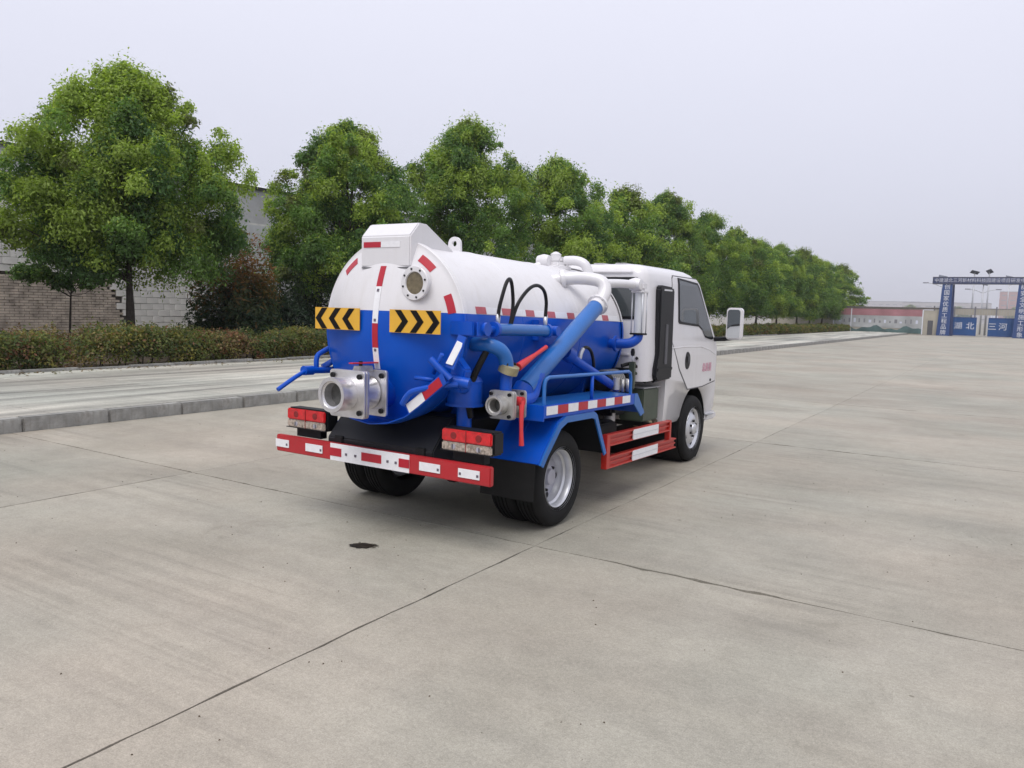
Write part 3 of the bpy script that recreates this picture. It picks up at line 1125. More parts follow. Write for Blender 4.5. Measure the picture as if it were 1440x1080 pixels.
ap = B().surf(apr, np.linspace(-.42, .63, 26), np.linspace(0, 1, 5)).build('drip_apron', 'blue_paint', TR, solid=.006)
for x0, x1, m in ((.345, .468, 'tape_white'), (.470, .60, 'tape_red')):
    B().surf(lambda x, v: (x - .030 * v, -1.0045, lip(x) + .050 * v), np.linspace(x0, x1, 5), [0, 1]).build('reflective_tape', m, ap, solid=.002)
B().surf(lambda x, v: (x - .032 * v, -1.001, lip(x) + .056 * v), np.linspace(.335, .625, 8), [-.05, 1.05]).build('apron_lip', 'blue_paint', ap, solid=.003)

# ---- big outlet valve below the door
def square_plate(b, cx, cz, y0, y1, h, rc=.02):
    pts = []
    for qx, qz, st in ((1, 1, 0), (-1, 1, 90), (-1, -1, 180), (1, -1, 270)):
        for k in range(5):
            a = R(st + 22.5 * k)
            pts.append((cx + qx * (h - rc) + rc * math.cos(a), cz + qz * (h - rc) + rc * math.sin(a)))
    b.prism(pts, 'y', y0, y1)


def gate_valve(name, cx, cz, y_back, y_front, y_mouth, h, rb, rm, mat, par):
    v = thing_part(name, par, (0, 0, 0))
    b = B()
    square_plate(b, cx, cz, y_back - .022, y_back, h)
    b.build('back_flange', mat, v, bevel=.004)
    b = B()
    square_plate(b, cx, cz, y_front - .010, y_front + .014, h)
    b.build('front_flange', mat, v, bevel=.004)
    b = B()
    square_plate(b, cx, cz, y_front - .034, y_front - .013, h)
    b.build('cover_flange', mat, v, bevel=.004)
    B().lathe([(rb * .8, y_back - .02), (rb * 1.12, y_back - .03), (rb, (y_back + y_front) / 2), (rb * 1.12, y_front + .02), (rb * .8, y_front + .012)], (cx, 0, cz), (0, 1, 0), 36).build('valve_body', mat, v)
    q = y_mouth
    B().lathe([(rb, y_front - .034), (rm * 1.0, y_front - .06), (rm * .97, q + .03), (rm * 1.04, q + .024), (rm * 1.04, q), (rm * .82, q), (rm * .82, q + .012), (rm * .70, q + .016), (rm * .68, y_front), (0, y_front)], (cx, 0, cz), (0, 1, 0), 40).build('mouth', mat, v)
    B().lathe([(0, y_mouth + .075), (rm * .69, y_mouth + .075)], (cx, 0, cz), (0, 1, 0), 32).build('bore', 'bore_grey', v)
    for dx in (-1, 1):
        for dz in (-1, 1):
            for yy in (y_front - .034, y_back - .022):
                c = Vector((cx + dx * h * .76, yy, cz + dz * h * .76))
                B().cyl(c + Vector((0, .004, 0)), c + Vector((0, -.016, 0)), h * .095 + .003, 8).build('bolt', 'bolt_dark', v)
    return v


gv = gate_valve('outlet_valve', -.015, .935, -.965, -1.155, -1.325, .150, .098, .106, 'bare_aluminium', TR)
B().cyl((0, -.70, .945), (0, -.965, .945), .11, 28).build('outlet_neck', 'blue_paint', TR)
B().box(-.03, .03, -1.12, -.99, 1.07, 1.11).build('handle_bracket', 'cast_aluminium', gv, bevel=.006)
B().bar((0, -1.17, 1.128), (0, -.86, 1.128), .034, .008).build('lever', 'lever_red', gv)
B().cyl((0, -1.08, 1.10), (0, -1.08, 1.14), .012).build('lever_pin', 'bolt_dark', gv)
gv2 = gate_valve('suction_valve', .775, .895, -.445, -.585, -.70, .092, .062, .060, 'cast_aluminium', TR)
B().tube([(.875, -.52, .92), (.885, -.54, .86), (.90, -.56, .74), (.905, -.56, .64)], [.022, .016, .013, .017], 10).build('lever', 'lever_red', gv2)
B().cyl((.83, -.52, .92), (.885, -.52, .92), .03).build('lever_hub', 'lever_red', gv2)

# ---- blue pipework at the right rear
def pipe(pts, r, name, mat='blue_paint', n=14, sm=4, par=TR):
    return B().tube(pts, r, n, smooth_path=sm).build(name, mat, par)


pipe([(.52, -.66, .89), (.52, -.66, 1.02)], .115, 'sump_drum', sm=0, n=28)
B().lathe([(.115, 1.02), (.118, 1.035), (.10, 1.06), (.06, 1.075), (0, 1.08)], (.52, -.66, 0), (0, 0, 1), 28).build('drum_cap', 'blue_paint', TR)
B().lathe([(.125, .892), (.125, .872), (0, .865)], (.52, -.66, 0), (0, 0, 1), 28).build('drum_flange', 'blue_paint', TR)
pipe([(.52, -.66, .56), (.52, -.66, .88)], .05, 'drain_pipe', sm=0)
pipe([(.46, -.62, 1.27), (.60, -.66, 1.275), (.70, -.66, 1.275), (.755, -.62, 1.25), (.775, -.58, 1.20), (.778, -.56, 1.13)], .047, 'elbow_pipe', 'sky_sheen_blue')
pipe([(.775, -.45, .90), (.775, -.25, .93), (.765, -.16, 1.05), (.72, .12, 1.20)], .05, 'suction_pipe')
bv = B().lathe([(0, -.03), (.052, -.03), (.066, -.026), (.066, .026), (.052, .03), (0, .03)], (.785, -.55, 1.125), (.35, 0, 1), 22).build('ball_valve', 'brass_valve', TR)
B().cyl((.77, -.55, 1.10), (.765, -.55, .97), .040, 18).build('valve_outlet', 'blue_paint', bv)
B().tube([(.80, -.46, 1.135), (.80, -.38, 1.165), (.80, -.24, 1.215), (.80, -.10, 1.265)], [.028, .024, .014, .015], 10).build('lever', 'lever_red', bv)
for d in (-.045, .045):
    B().cyl((.80, -.55 + d, 1.145), (.805, -.55 + d, 1.165), .010, 6).build('bolt', 'bolt_dark', bv)
pipe([(.70, -.66, 1.26), (.665, -.68, 1.18), (.61, -.70, 1.05), (.585, -.70, .93), (.57, -.66, .80)], .022, 'suction_hose', 'black_hose')
# big diagonal suction pipe
dp0, dp1 = Vector((.75, -.285, .985)), Vector((.715, .80, 1.565))
d = (dp1 - dp0)
pipe([dp0, dp1], .064, 'diagonal_pipe', 'sky_sheen_blue', sm=0, n=24)
c0 = dp1
pipe([dp1, dp1 + d * .05], .068, 'white_collar', 'white_paint', sm=0, n=24)
e0 = dp1 + d * .05
pipe([dp1 + d * .04, e0 + d * .03, (.725, .945, 1.70), (.69, .96, 1.775), (.60, .93, 1.80), (.48, .85, 1.80), (.34, .75, 1.77)], .052, 'white_elbow', 'white_paint', n=20)
B().cyl((.40, .79, 1.783), (.43, .81, 1.79), .078, 20).build('pipe_flange', 'white_paint', TR, bevel=.004)
B().cyl(e0 - d * .012, e0 + d * .004, .085, 20).build('pipe_flange', 'white_paint', TR)
for a in range(6):
    _, u_, v_ = axes(d)
    c = e0 + (u_ * math.cos(a * 1.047) + v_ * math.sin(a * 1.047)) * .074
    B().cyl(c - d * .018, c + d * .010, .009, 6).build('pipe_bolt', 'white_paint', TR)
pipe([(.74, -.255, .995), (.72, -.30, .92), (.70, -.30, .88)], .075, 'pipe_foot', n=20)
# separator with sight tube
pipe([(.72, .95, 1.765), (.755, 1.15, 1.778), (.785, 1.33, 1.782), (.80, 1.38, 1.78)], .036, 'white_branch', 'white_paint')
sp = thing_part('separator', TR, (0, 0, 0))
B().cyl((.815, 1.44, 1.375), (.815, 1.44, 1.72), .040, 24).build('sight_tube', 'pipe_glass', sp)
B().box(.758, .872, 1.385, 1.497, 1.718, 1.735).build('cap_plate', 'white_paint', sp, bevel=.003)
B().box(.758, .872, 1.385, 1.497, 1.362, 1.378).build('foot_plate', 'black_steel', sp, bevel=.003)
B().box(.765, .865, 1.39, 1.49, 1.735, 1.815).build('head', 'white_paint', sp, bevel=.02)
B().lathe([(0, -.055), (.045, -.05), (.06, 0), (.045, .05), (0, .055)], (.795, 1.385, 1.785), (1, 0, 0), 16).build('union_nut', 'white_paint', sp)
for dx, dy in ((-.047, -.047), (.047, -.047), (.047, .047), (-.047, .047)):
    B().cyl((.815 + dx, 1.441 + dy, 1.37), (.815 + dx, 1.441 + dy, 1.725), .005, 6).build('tie_rod', 'wheel_silver', sp)
pipe([(.815, 1.44, 1.365), (.81, 1.43, 1.33), (.76, 1.40, 1.29), (.66, 1.38, 1.28), (.54, 1.38, 1.28)], .042, 'separator_pipe')
B().cyl((.63, 1.38, 1.28), (.655, 1.38, 1.28), .07).build('pipe_flange', 'blue_paint', TR, bevel=.004)
# lower diagonal pipe, its hose
pipe([(.60, .30, 1.24), (.68, .42, 1.20), (.70, .60, 1.13), (.705, 1.28, .905)], .036, 'lower_pipe')
B().cyl((.675, .40, 1.22), (.69, .47, 1.19), .06).build('pipe_flange', 'blue_paint', TR)
pipe([(.70, .60, 1.17), (.71, .62, 1.235), (.715, .68, 1.255), (.715, .76, 1.22), (.71, .82, 1.13), (.69, .86, 1.05)], .013, 'thin_hose', 'black_hose')
pipe([(.70, .595, 1.14), (.705, .60, 1.20), (.71, .63, 1.245)], .016, 'hose_fitting', 'wheel_silver', sm=3)
# vacuum pump on the deck front
pm = thing_part('vacuum_pump', TR, (0, 0, 0))
B().lathe([(0, -.02), (.08, -.02), (.095, 0), (.095, .28), (.08, .30), (0, .30)], (.62, 1.18, .955), (0, 1, 0), 24).build('pump_body', 'black_steel', pm)
for k in range(7):
    B().lathe([(.08, 1.20 + k * .035), (.105, 1.20 + k * .035), (.105, 1.208 + k * .035), (.08, 1.208 + k * .035)], (.62, 0, .955), (0, 1, 0), 24).build('fin', 'cast_aluminium', pm)
B().cyl((.75, 1.18, .90), (.75, 1.18, 1.0), .03).build('oil_cup', 'cast_aluminium', pm)
for xx, yy in ((.80, 1.20), (.83, 1.24), (.80, 1.285)):
    B().cyl((xx, yy, .885), (xx, yy, .99), .012, 10).build('fitting', 'cast_aluminium', pm)
# clamp, cylinder and hoses
cy = thing_part('door_cylinder', TR, (0, 0, 0))
B().cyl((.70, -.60, 1.375), (.70, .085, 1.375), .040, 22).build('barrel', 'sky_sheen_blue', cy)
for y in (-.60, .07):
    B().cyl((.70, y - .015, 1.375), (.70, y + .015, 1.375), .050, 22).build('end_cap', 'blue_paint', cy)
B().cyl((.70, -.76, 1.375), (.70, -.60, 1.375), .022, 14).build('piston_rod', 'blue_paint', cy)
B().cyl((.62, .12, 1.375), (.77, .12, 1.375), .035, 18).build('pivot', 'blue_paint', cy)
B().cyl((.63, -.76, 1.375), (.76, -.76, 1.375), .042, 18).build('clevis_eye', 'blue_paint', cy)
for dx in (-.03, .03):
    B().prism([(-.83, 1.33), (-.83, 1.42), (-.74, 1.42), (-.69, 1.375), (-.74, 1.33)], 'x', .70 + dx - .008, .70 + dx + .008).build('clevis_plate', 'blue_paint', cy, bevel=.003)
B().box(.52, .70, -.835, -.79, 1.33, 1.42).build('hinge_plate', 'blue_paint', cy, bevel=.006)
B().prism([(.07, 1.30), (.07, 1.45), (.17, 1.45), (.17, 1.30)], 'x', .56, .635).build('pivot_bracket', 'blue_paint', cy, bevel=.006)
pipe([(.70, -.56, 1.40), (.705, -.56, 1.50), (.715, -.545, 1.58), (.72, -.505, 1.675), (.715, -.455, 1.705), (.705, -.41, 1.66), (.70, -.385, 1.55), (.70, -.40, 1.45), (.69, -.42, 1.36)], .0125, 'hydraulic_hose', 'black_hose', 10, 5)
pipe([(.69, -.40, 1.36), (.70, -.385, 1.45), (.71, -.33, 1.56), (.72, -.22, 1.655), (.72, -.11, 1.685), (.715, -.01, 1.655), (.705, .045, 1.58), (.70, .05, 1.49), (.70, .05, 1.40)], .0125, 'hydraulic_hose', 'black_hose', 10, 5)
for y in (-.56, .05):
    B().cyl((.70, y, 1.40), (.70, y, 1.475), .015, 8).build('hose_fitting', 'wheel_silver', TR)
# door clamps: rod, yoke and bent handle on the right
cl = thing_part('door_clamp', TR, (0, 0, 0))
B().tube([(.30, -1.02, .885), (.36, -1.02, .96), (.44, -1.0, .99), (.56, -.96, 1.02), (.64, -.90, 1.03)], .020, 10, smooth_path=4).build('handle', 'blue_paint', cl)
B().cyl((.49, -.985, 1.18), (.62, -.95, 1.06), .024, 12).build('yoke', 'blue_paint', cl)
B().cyl((.48, -.94, 1.09), (.575, -.98, 1.215), .013, 10).build('clamp_bolt', 'blue_paint', cl)
B().cyl((.36, -.97, 1.055), (.50, -.96, 1.05), .014, 10).build('clamp_pin', 'blue_paint', cl)
B().hexa([(.600, -.975, 1.16), (.642, -.965, 1.15), (.69, -.92, 1.285), (.65, -.93, 1.30), (.600, -.970, 1.16), (.642, -.960, 1.15), (.69, -.915, 1.285), (.65, -.925, 1.30)]).build('reflective_tape', 'tape_white', cl)
B().bar((.62, -.955, 1.13), (.675, -.905, 1.33), .06, .014, (0, 1, 0)).build('clamp_arm', 'blue_paint', cl)
B().cyl((.58, -.90, 1.055), (.70, -.86, 1.035), .036, 14).build('hub', 'blue_paint', cl)
B().cyl((.62, -.88, 1.04), (.56, -.72, .99), .045, 14).build('hub_arm', 'blue_paint', cl)
B().prism([(.52, .99), (.64, .97), (.68, 1.12), (.60, 1.20)], 'y', -.88, -.80).build('gusset', 'blue_paint', cl, bevel=.01)
# ... and on the left, with a long lever
cl = thing_part('door_clamp', TR, (0, 0, 0))
B().cyl((-.63, -.94, 1.035), (-.60, -.58, 1.035), .024, 12).build('shaft', 'blue_paint', cl)
B().cyl((-.63, -.98, 1.035), (-.63, -.90, 1.035), .034, 12).build('hub', 'blue_paint', cl)
B().tube([(-.62, -1.215, .915), (-.62, -1.08, .985), (-.625, -.97, 1.03), (-.63, -.90, 1.045)], .015, 10, smooth_path=4).build('handle', 'blue_paint', cl)
B().tube([(-.63, -.86, 1.04), (-.63, -.855, 1.13), (-.62, -.80, 1.17), (-.585, -.70, 1.225)], .018, 10, smooth_path=3).build('yoke', 'blue_paint', cl)
B().cyl((-.63, -.80, 1.055), (-.575, -.66, 1.14), .022, 10).build('brace', 'blue_paint', cl)
B().box(-.62, -.54, -.72, -.60, 1.0, 1.24).build('clamp_plate', 'blue_paint', cl, bevel=.008)
B().cyl((-.50, -.86, 1.405), (-.60, -.86, 1.405), .028, 12).build('hinge_pin', 'blue_paint', cl)
# four-way valve cluster on the tank's crown
fv = thing_part('crown_valve', TR, (0, 0, 0))
B().lathe([(.0, .0), (.12, 0), (.12, .03), (.08, .04), (.08, .07), (0, .075)], (.06, 1.34, 1.905), (0, 0, 1), 24).build('base_flange', 'white_paint', fv)
B().box(-.04, .13, 1.27, 1.40, 1.96, 2.02).build('body', 'white_paint', fv, bevel=.02)
B().lathe([(0, -.06), (.05, -.055), (.062, 0), (.05, .055), (0, .06)], (-.02, 1.24, 1.975), (1, 0, 0), 16).build('side_cover', 'white_paint', fv)
B().lathe([(0, 0), (.045, 0), (.05, .03), (.02, .05), (0, .055)], (.03, 1.36, 2.015), (0, 0, 1), 14).build('top_cover', 'white_paint', fv)
B().tube([(.13, 1.35, 1.985), (.24, 1.36, 1.985), (.32, 1.37, 1.95), (.36, 1.38, 1.86)], .042, 14, smooth_path=4).build('outlet_bend', 'white_paint', fv)
B().cyl((-.03, 1.22, 1.95), (-.10, 1.14, 1.90), .03, 12).build('inlet', 'white_paint', fv)
for k in range(6):
    a = k * 1.047
    B().cyl((.06 + .10 * math.cos(a), 1.34 + .10 * math.sin(a), 1.93), (.06 + .10 * math.cos(a), 1.34 + .10 * math.sin(a), 1.955), .012, 6).build('bolt', 'white_paint', fv)
# control box, lever and battery between deck and cab
B().box(.50, .735, 1.80, 2.17, .57, .875).build('oil_tank', 'olive_steel', TR, bevel=.012)
B().box(.49, .745, 1.79, 2.18, .875, .885).build('tank_lid', 'galvanised', TR, bevel=.003)
B().cyl((.70, 2.19, .60), (.70, 2.19, .88), .008, 8).build('stay', 'brass_valve', TR)
B().box(.56, .72, 1.98, 2.08, .50, .57).build('relay_box', 'brass_valve', TR, bevel=.01)
B().box(.58, .72, 2.10, 2.22, .48, .565).build('junction_box', 'soil', TR, bevel=.012)
lv = thing_part('control_lever', TR, (0, 0, 0))
B().box(.66, .71, 1.62, 1.66, .88, 1.12).build('lever_post', 'olive_steel', lv, bevel=.004)
B().cyl((.685, 1.64, 1.10), (.685, 1.64, 1.185), .007, 8).build('lever_rod', 'wheel_silver', lv)
B().lathe([(0, -.035), (.016, -.03), (.020, 0), (.014, .03), (0, .035)], (.685, 1.64, 1.205), (0, 0, 1), 12).build('knob', 'black_plastic', lv)
B().lathe([(0, -.018), (.018, 0), (0, .018)], (.69, 1.72, 1.15), (0, 0, 1), 12).build('knob', 'black_plastic', lv)
B().tube([(.60, 1.60, 1.08), (.66, 1.68, 1.10), (.70, 1.80, 1.04), (.72, 1.95, .99), (.70, 2.10, .93)], .018, 8, smooth_path=4).build('cable_loom', 'black_hose', lv)
B().tube([(.62, 1.58, 1.0), (.68, 1.70, 1.02), (.69, 1.85, .97), (.66, 2.0, .92)], .014, 8, smooth_path=4).build('cable_loom', 'olive_steel', lv)
B().box(.50, .66, 1.56, 1.72, .86, 1.06).build('gear_housing', 'black_steel', lv, bevel=.02)
B().box(.30, .62, 1.42, 1.75, .64, .86).build('gearbox', 'black_steel', TR, bevel=.03)

# ---- cab
RAKE = False
LV = [(.45, .735, 1.76, 3.79, .09), (.50, .755, 1.735, 3.83, .10), (.75, .765, 1.725, 3.86, .12), (1.10, .768, 1.72, 3.83, .14),
      (1.22, .764, 1.72, 3.76, .15), (1.26, .761, 1.72, 3.70, .15), (1.50, .754, 1.72, 3.47, .14), (1.80, .744, 1.72, 3.19, .13), (1.865, .735, 1.725, 3.11, .13),
      (1.905, .715, 1.735, 3.03, .13), (1.935, .675, 1.76, 2.93, .13), (1.955, .60, 1.81, 2.78, .13), (1.965, .45, 1.95, 2.55, .12)]


def hw(z):
    return float(np.interp(z, [l[0] for l in LV], [l[1] for l in LV]))


cb = B()
rings = []
for z, h, yr, yf, rc in LV:
    ring = []
    for qx, cyy, st in ((1, yf - rc, 0), (-1, yf - rc, 90), (-1, yr + rc * .8, 180), (1, yr + rc * .8, 270)):
        r_ = rc if cyy > 2.6 else rc * .8
        for k in range(7):
            a = R(st + 15 * k)
            ring.append(cb.bm.verts.new((qx * (h - r_) + r_ * math.cos(a), cyy + r_ * math.sin(a), z)))
    rings.append(ring)
for a, b_ in zip(rings, rings[1:]):
    n = len(a)
    for k in range(n): cb._f([a[k], a[(k + 1) % n], b_[(k + 1) % n], b_[k]], True)
cb._f(rings[0][::-1])
cb._f(rings[-1])
cab = cb.build('cab', 'white_paint', TR)


def cut(target, cutter):
    m = target.modifiers.new('b', 'BOOLEAN')
    m.operation = 'DIFFERENCE'
    m.solver = 'EXACT'
    m.object = cutter
    bpy.context.view_layer.update()
    dg = bpy.context.evaluated_depsgraph_get()
    me = bpy.data.meshes.new_from_object(target.evaluated_get(dg))
    target.modifiers.clear()
    me.name = target.name
    target.data = me
    bpy.data.objects.remove(cutter)


WY, WZ = 3.09, .365
cut(cab, B().cyl((-1, WY, WZ), (1, WY, WZ), .418, 44).build('cutter', 'black_steel', TR))
for s in (-1, 1):
    a, c = sorted((s * .42, s * 1.0))
    cut(cab, B().box(a, c, 1.6, 2.245, .3, .905).build('cutter', 'black_steel', TR))
cab.data.materials.clear()
cab.data.materials.append(MAT['white_paint'])
for f in cab.data.polygons: f.material_index = 0
B().lathe([(.416, -.74), (.416, .74)], (0, WY, WZ), (1, 0, 0), 40).build('wheel_arch', 'black_plastic', TR, solid=.004)
B().box(-.40, .40, 1.9, 3.7, .46, .90).build('engine', 'black_steel', TR, bevel=.03)


def side_poly(pts, off, name, mat, par, s=1, solid=.003):
    b = B()
    # horizontal slices keep the panel on the curved flank
    b._f([b.bm.verts.new((s * (hw(z) + off), y, z)) for y, z in pts])
    zs = sorted({round(l[0], 3) for l in LV})
    for z in zs:
        bmesh.ops.bisect_plane(b.bm, geom=b.bm.verts[:] + b.bm.edges[:] + b.bm.faces[:], plane_co=(0, 0, z), plane_no=(0, 0, 1))
    for v in b.bm.verts: v.co.x = s * (hw(v.co.z) + off)
    return b.build(name, mat, par, solid=solid)


for s in (-1, 1):
    dr = [(2.86, .765), (3.30, .765), (3.705, .80), (3.73, 1.0), (3.72, 1.18), (3.655, 1.275), (3.12, 1.83), (3.05, 1.872), (2.40, 1.875), (2.365, 1.85), (2.345, 1.30), (2.60, .98)]
    cxm = sum(p[0] for p in dr) / len(dr)
    czm = sum(p[1] for p in dr) / len(dr)
    gap = [(y + .011 * (1 if y > cxm else -1), z + .011 * (1 if z > czm else -1)) for y, z in dr]
    side_poly(gap, .0015, 'door_gap', 'eave_dark', TR, s, .001)
    door = side_poly(dr, .004, 'cab_door', 'white_paint', TR, s, .004)
    win = [(2.53, 1.845), (3.04, 1.815), (3.09, 1.775), (3.575, 1.285), (3.50, 1.275), (3.30, 1.30), (3.22, 1.37), (3.10, 1.415), (2.585, 1.445), (2.555, 1.46)]
    fr = [(y + .028 * (1 if y > 3.0 else -1), z + .022 * (1 if z > 1.5 else -1)) for y, z in win]
    side_poly(fr, .0085, 'window_rubber', 'black_plastic', door, s, .003)
    side_poly(win, .0120, 'side_window', 'glass_dark', door, s, .002)
    # swage line and handle
    pts = [(2.32, 1.19), (2.8, 1.195), (3.2, 1.185), (3.45, 1.15), (3.68, 1.09)]
    B().tube([(s * (hw(z) + .003), y, z) for y, z in pts], .006, 8).build('swage_line', 'white_paint', door)
    hp = [(2.80 + .075 * math.cos(a) * (1 if math.cos(a) > 0 else .8), 1.055 + .088 * math.sin(a)) for a in [2 * math.pi * k / 20 for k in range(20)]]
    side_poly(hp, .010, 'handle', 'black_plastic', door, s, .006)
    B().box(*sorted((s * (hw(1.06) + .016), s * (hw(1.06) + .026))), 2.785, 2.812, 1.03, 1.10).build('handle_grip', 'eave_dark', door, bevel=.004)
    c = (s * (hw(.81) + .002), 3.55, .815)
    B().lathe([(0, .014), (.014, .010), (.018, 0)], c, (s, 0, 0), 12).build('side_repeater', 'bolt_dark', TR)
    # intake duct on the cab's rear corner
    a, c = sorted((s * .735, s * .805))
    du = B().prism([(1.955, 1.745), (1.985, 1.775), (2.255, 1.765), (2.285, 1.73), (2.30, 1.03), (2.30, .905), (1.945, .895), (1.90, .94), (1.905, 1.02), (1.95, 1.15)], 'x', a, c).build('intake_duct', 'black_plastic', TR, bevel=.014)
    a2, c2 = sorted((s * .798, s * .812))
    B().box(a2, c2, 2.09, 2.15, 1.05, 1.42).build('duct_rib', 'eave_dark', du, bevel=.004)
    B().box(a2, c2, 1.93, 2.29, .99, 1.02).build('duct_band', 'black_plastic', du, bevel=.004)
    B().box(a2, c2, 2.02, 2.20, 1.725, 1.74).build('duct_slot', 'cladding_white', du)
    # step and bumper end
    B().box(*sorted((s * .45, s * .765)), 3.50, 3.84, .365, .452).build('bumper_end', 'white_paint', TR, bevel=.02)
    B().box(*sorted((s * .70, s * .78)), 3.50, 3.70, .425, .437).build('step_plate', 'galvanised', TR, bevel=.003)
    # mirror
    mr = thing_part('side_mirror', TR, (s * 1.01, 3.52, 1.43))
    mr.rotation_euler = (0, 0, R(-6 * s))

    def rrect(w_, h_, rc):
        o_ = []
        for qx, qz, st in ((1, 1, 0), (-1, 1, 90), (-1, -1, 180), (1, -1, 270)):
            for k in range(6):
                a_ = R(st + 18 * k)
                o_.append((qx * (w_ - rc) + rc * math.cos(a_), qz * (h_ - rc) + rc * math.sin(a_)))
        return o_
    B().prism(rrect(.088, .170, .04), 'y', -.012, .05).build('mirror_shell', 'white_paint', mr, bevel=.012)
    B().prism(rrect(.070, .150, .03), 'y', -.0165, -.0125).build('mirror_glass', 'mirror_glass', mr)
    B().tube([(s * -.03, .02, -.15), (s * -.12, .06, -.165), (s * -.26, .10, -.175)], .026, 10).build('mirror_arm', 'black_plastic', mr)
# rear wall of the cab
rw = B().prism([(.70, 1.50), (.70, 1.80), (.66, 1.835), (-.66, 1.835), (-.70, 1.80), (-.70, 1.50), (-.66, 1.46), (.66, 1.46)], 'y', 1.714, 1.722).build('rear_window_rubber', 'black_plastic', TR)
B().prism([(.672, 1.51), (.672, 1.79), (.645, 1.812), (-.645, 1.812), (-.672, 1.79), (-.672, 1.51), (-.645, 1.485), (.645, 1.485)], 'y', 1.710, 1.7145).build('rear_window', 'glass_dark', rw)
B().box(-.62, .62, 1.700, 1.722, 1.13, 1.16).build('rear_ridge', 'white_paint', TR, bevel=.008)
B().box(-.62, .62, 1.705, 1.722, 1.875, 1.885).build('rear_drip_rail', 'white_paint', TR, bevel=.003)
for k in range(5):
    B().box(-.5 + k * .22, -.4 + k * .22, 1.85, 2.7, 1.962, 1.969).build('roof_rib', 'white_paint', TR, bevel=.003)
# windscreen and front lamps
ws = B()
ws.surf(lambda u, v: (u * (.66 - .03 * (v - 1.3)), float(np.interp(v, [l[0] for l in LV], [l[3] for l in LV])) + .004 - .0 * u, v), [-1, -.5, 0, .5, 1], [1.29, 1.5, 1.8])
ws.build('windscreen', 'glass_dark', TR, solid=.003)
for s in (-1, 1):
    B().box(*sorted((s * .42, s * .68)), 3.84, 3.875, .68, .84).build('headlamp', 'lamp_clear', TR, bevel=.02)
# door lettering
for s in (1, -1):
    t = text_mesh('总质量', .10, 'door_pink', 'door_lettering', TR, .001)
    t.rotation_euler = (R(90), 0, R(90 * s))
    t.location = (s * (hw(.95) + .0095), 3.41, .955)
RAKE = False

# ================================================================== HEDGE
HEDGE_COLS = np.array([[.150, .180, .05], [.24, .22, .06], [.22, .15, .075], [.25, .125, .07], [.10, .14, .05], [.30, .235, .11]])


def smooth_noise(rng, y, step):
    g = np.arange(y.min() - step * 2, y.max() + step * 3, step)
    v = rng.uniform(0, 1, len(g))
    t = (y - g[0]) / step
    i = t.astype(int)
    f = t - i
    f = f * f * (3 - 2 * f)
    return v[i] * (1 - f) + v[i + 1] * f


def hedge_leaves(rng, y0, y1, n, size, per_m):
    """leaf tufts of mixed shrubs packed into a loosely clipped strip"""
    nc = int((y1 - y0) * per_m)
    cy = rng.uniform(y0, y1, nc)
    lift = .16 * (smooth_noise(rng, cy, 1.6) - .5)
    kind = rng.uniform(0, 1, nc)
    cx = np.where(kind < .5, rng.normal(-15.10, .07, nc), rng.uniform(-16.45, -15.1, nc))
    cz = np.where(kind < .5, PZ + rng.uniform(.04, .48, nc), PZ + rng.normal(.46, .05, nc)) + lift
    cr = rng.uniform(.17, .31, nc)
    col_sel = smooth_noise(rng, cy, 1.1) * .55 + rng.uniform(0, 1, nc) * .45
    g = np.clip((cy - 9.0) / 8, 0, 1)
    red = (col_sel > .64 + .2 * g)
    base = np.where(red[:, None], HEDGE_COLS[rng.choice([2, 3, 5, 2, 5], nc)], HEDGE_COLS[rng.choice([0, 1, 4, 0], nc)])
    ci = rng.integers(0, nc, n)
    d = rng.normal(size=(n, 3))
    d /= np.linalg.norm(d, axis=1)[:, None]
    d[:, 0] = np.where(rng.uniform(0, 1, n) < .5, np.abs(d[:, 0]), d[:, 0])
    d[:, 2] = np.where(d[:, 2] < -.4, -d[:, 2], d[:, 2])
    rr = cr[ci] * rng.uniform(.3, 1.0, n) ** .5
    sp = rng.uniform(0, 1, n) < .10
    rr[sp] *= rng.uniform(1.05, 1.5, sp.sum())
    pos = np.stack([cx[ci], cy[ci], cz[ci]], 1) + d * rr[:, None]
    pos[:, 2] = np.maximum(pos[:, 2], PZ + .02)
    q = leaf_quads(rng, pos, d * .8 + np.array([.1, 0, .45]), size, droop=-.15, aspect=.5)
    col = base[ci] * rng.uniform(.55, 1.3, (n, 1))
    odd = rng.uniform(0, 1, n) < .22
    col[odd] = HEDGE_COLS[rng.integers(0, 6, odd.sum())] * rng.uniform(.6, 1.2, (odd.sum(), 1))
    return q, col


rng = np.random.default_rng(11)
hd = thing('clipped_hedge', 'long low clipped hedge, red-brown turning green, along the pavement', 'hedge', (0, 0, 0))
qa, ca = hedge_leaves(rng, 3.0, 30, 130000, .070, 44)
qb, cb_ = hedge_leaves(rng, 30, 93, 60000, .14, 22)
link('foliage', quads_mesh('foliage', np.concatenate([qa, qb]), np.concatenate([ca, cb_]), 'leaf'), hd)
st = B()
for k in range(150):
    y = 3.2 + k * .19 + random.uniform(-.06, .06)
    x = -15.3 + random.uniform(-.3, .25)
    st.tube([(x, y, .1), (x + random.uniform(-.06, .1), y + random.uniform(-.1, .1), .45), (x + random.uniform(-.1, .2), y + random.uniform(-.2, .2), .78)], [.014, .010, .005], 5)
st.build('stems', 'bark', hd, kind='stuff')

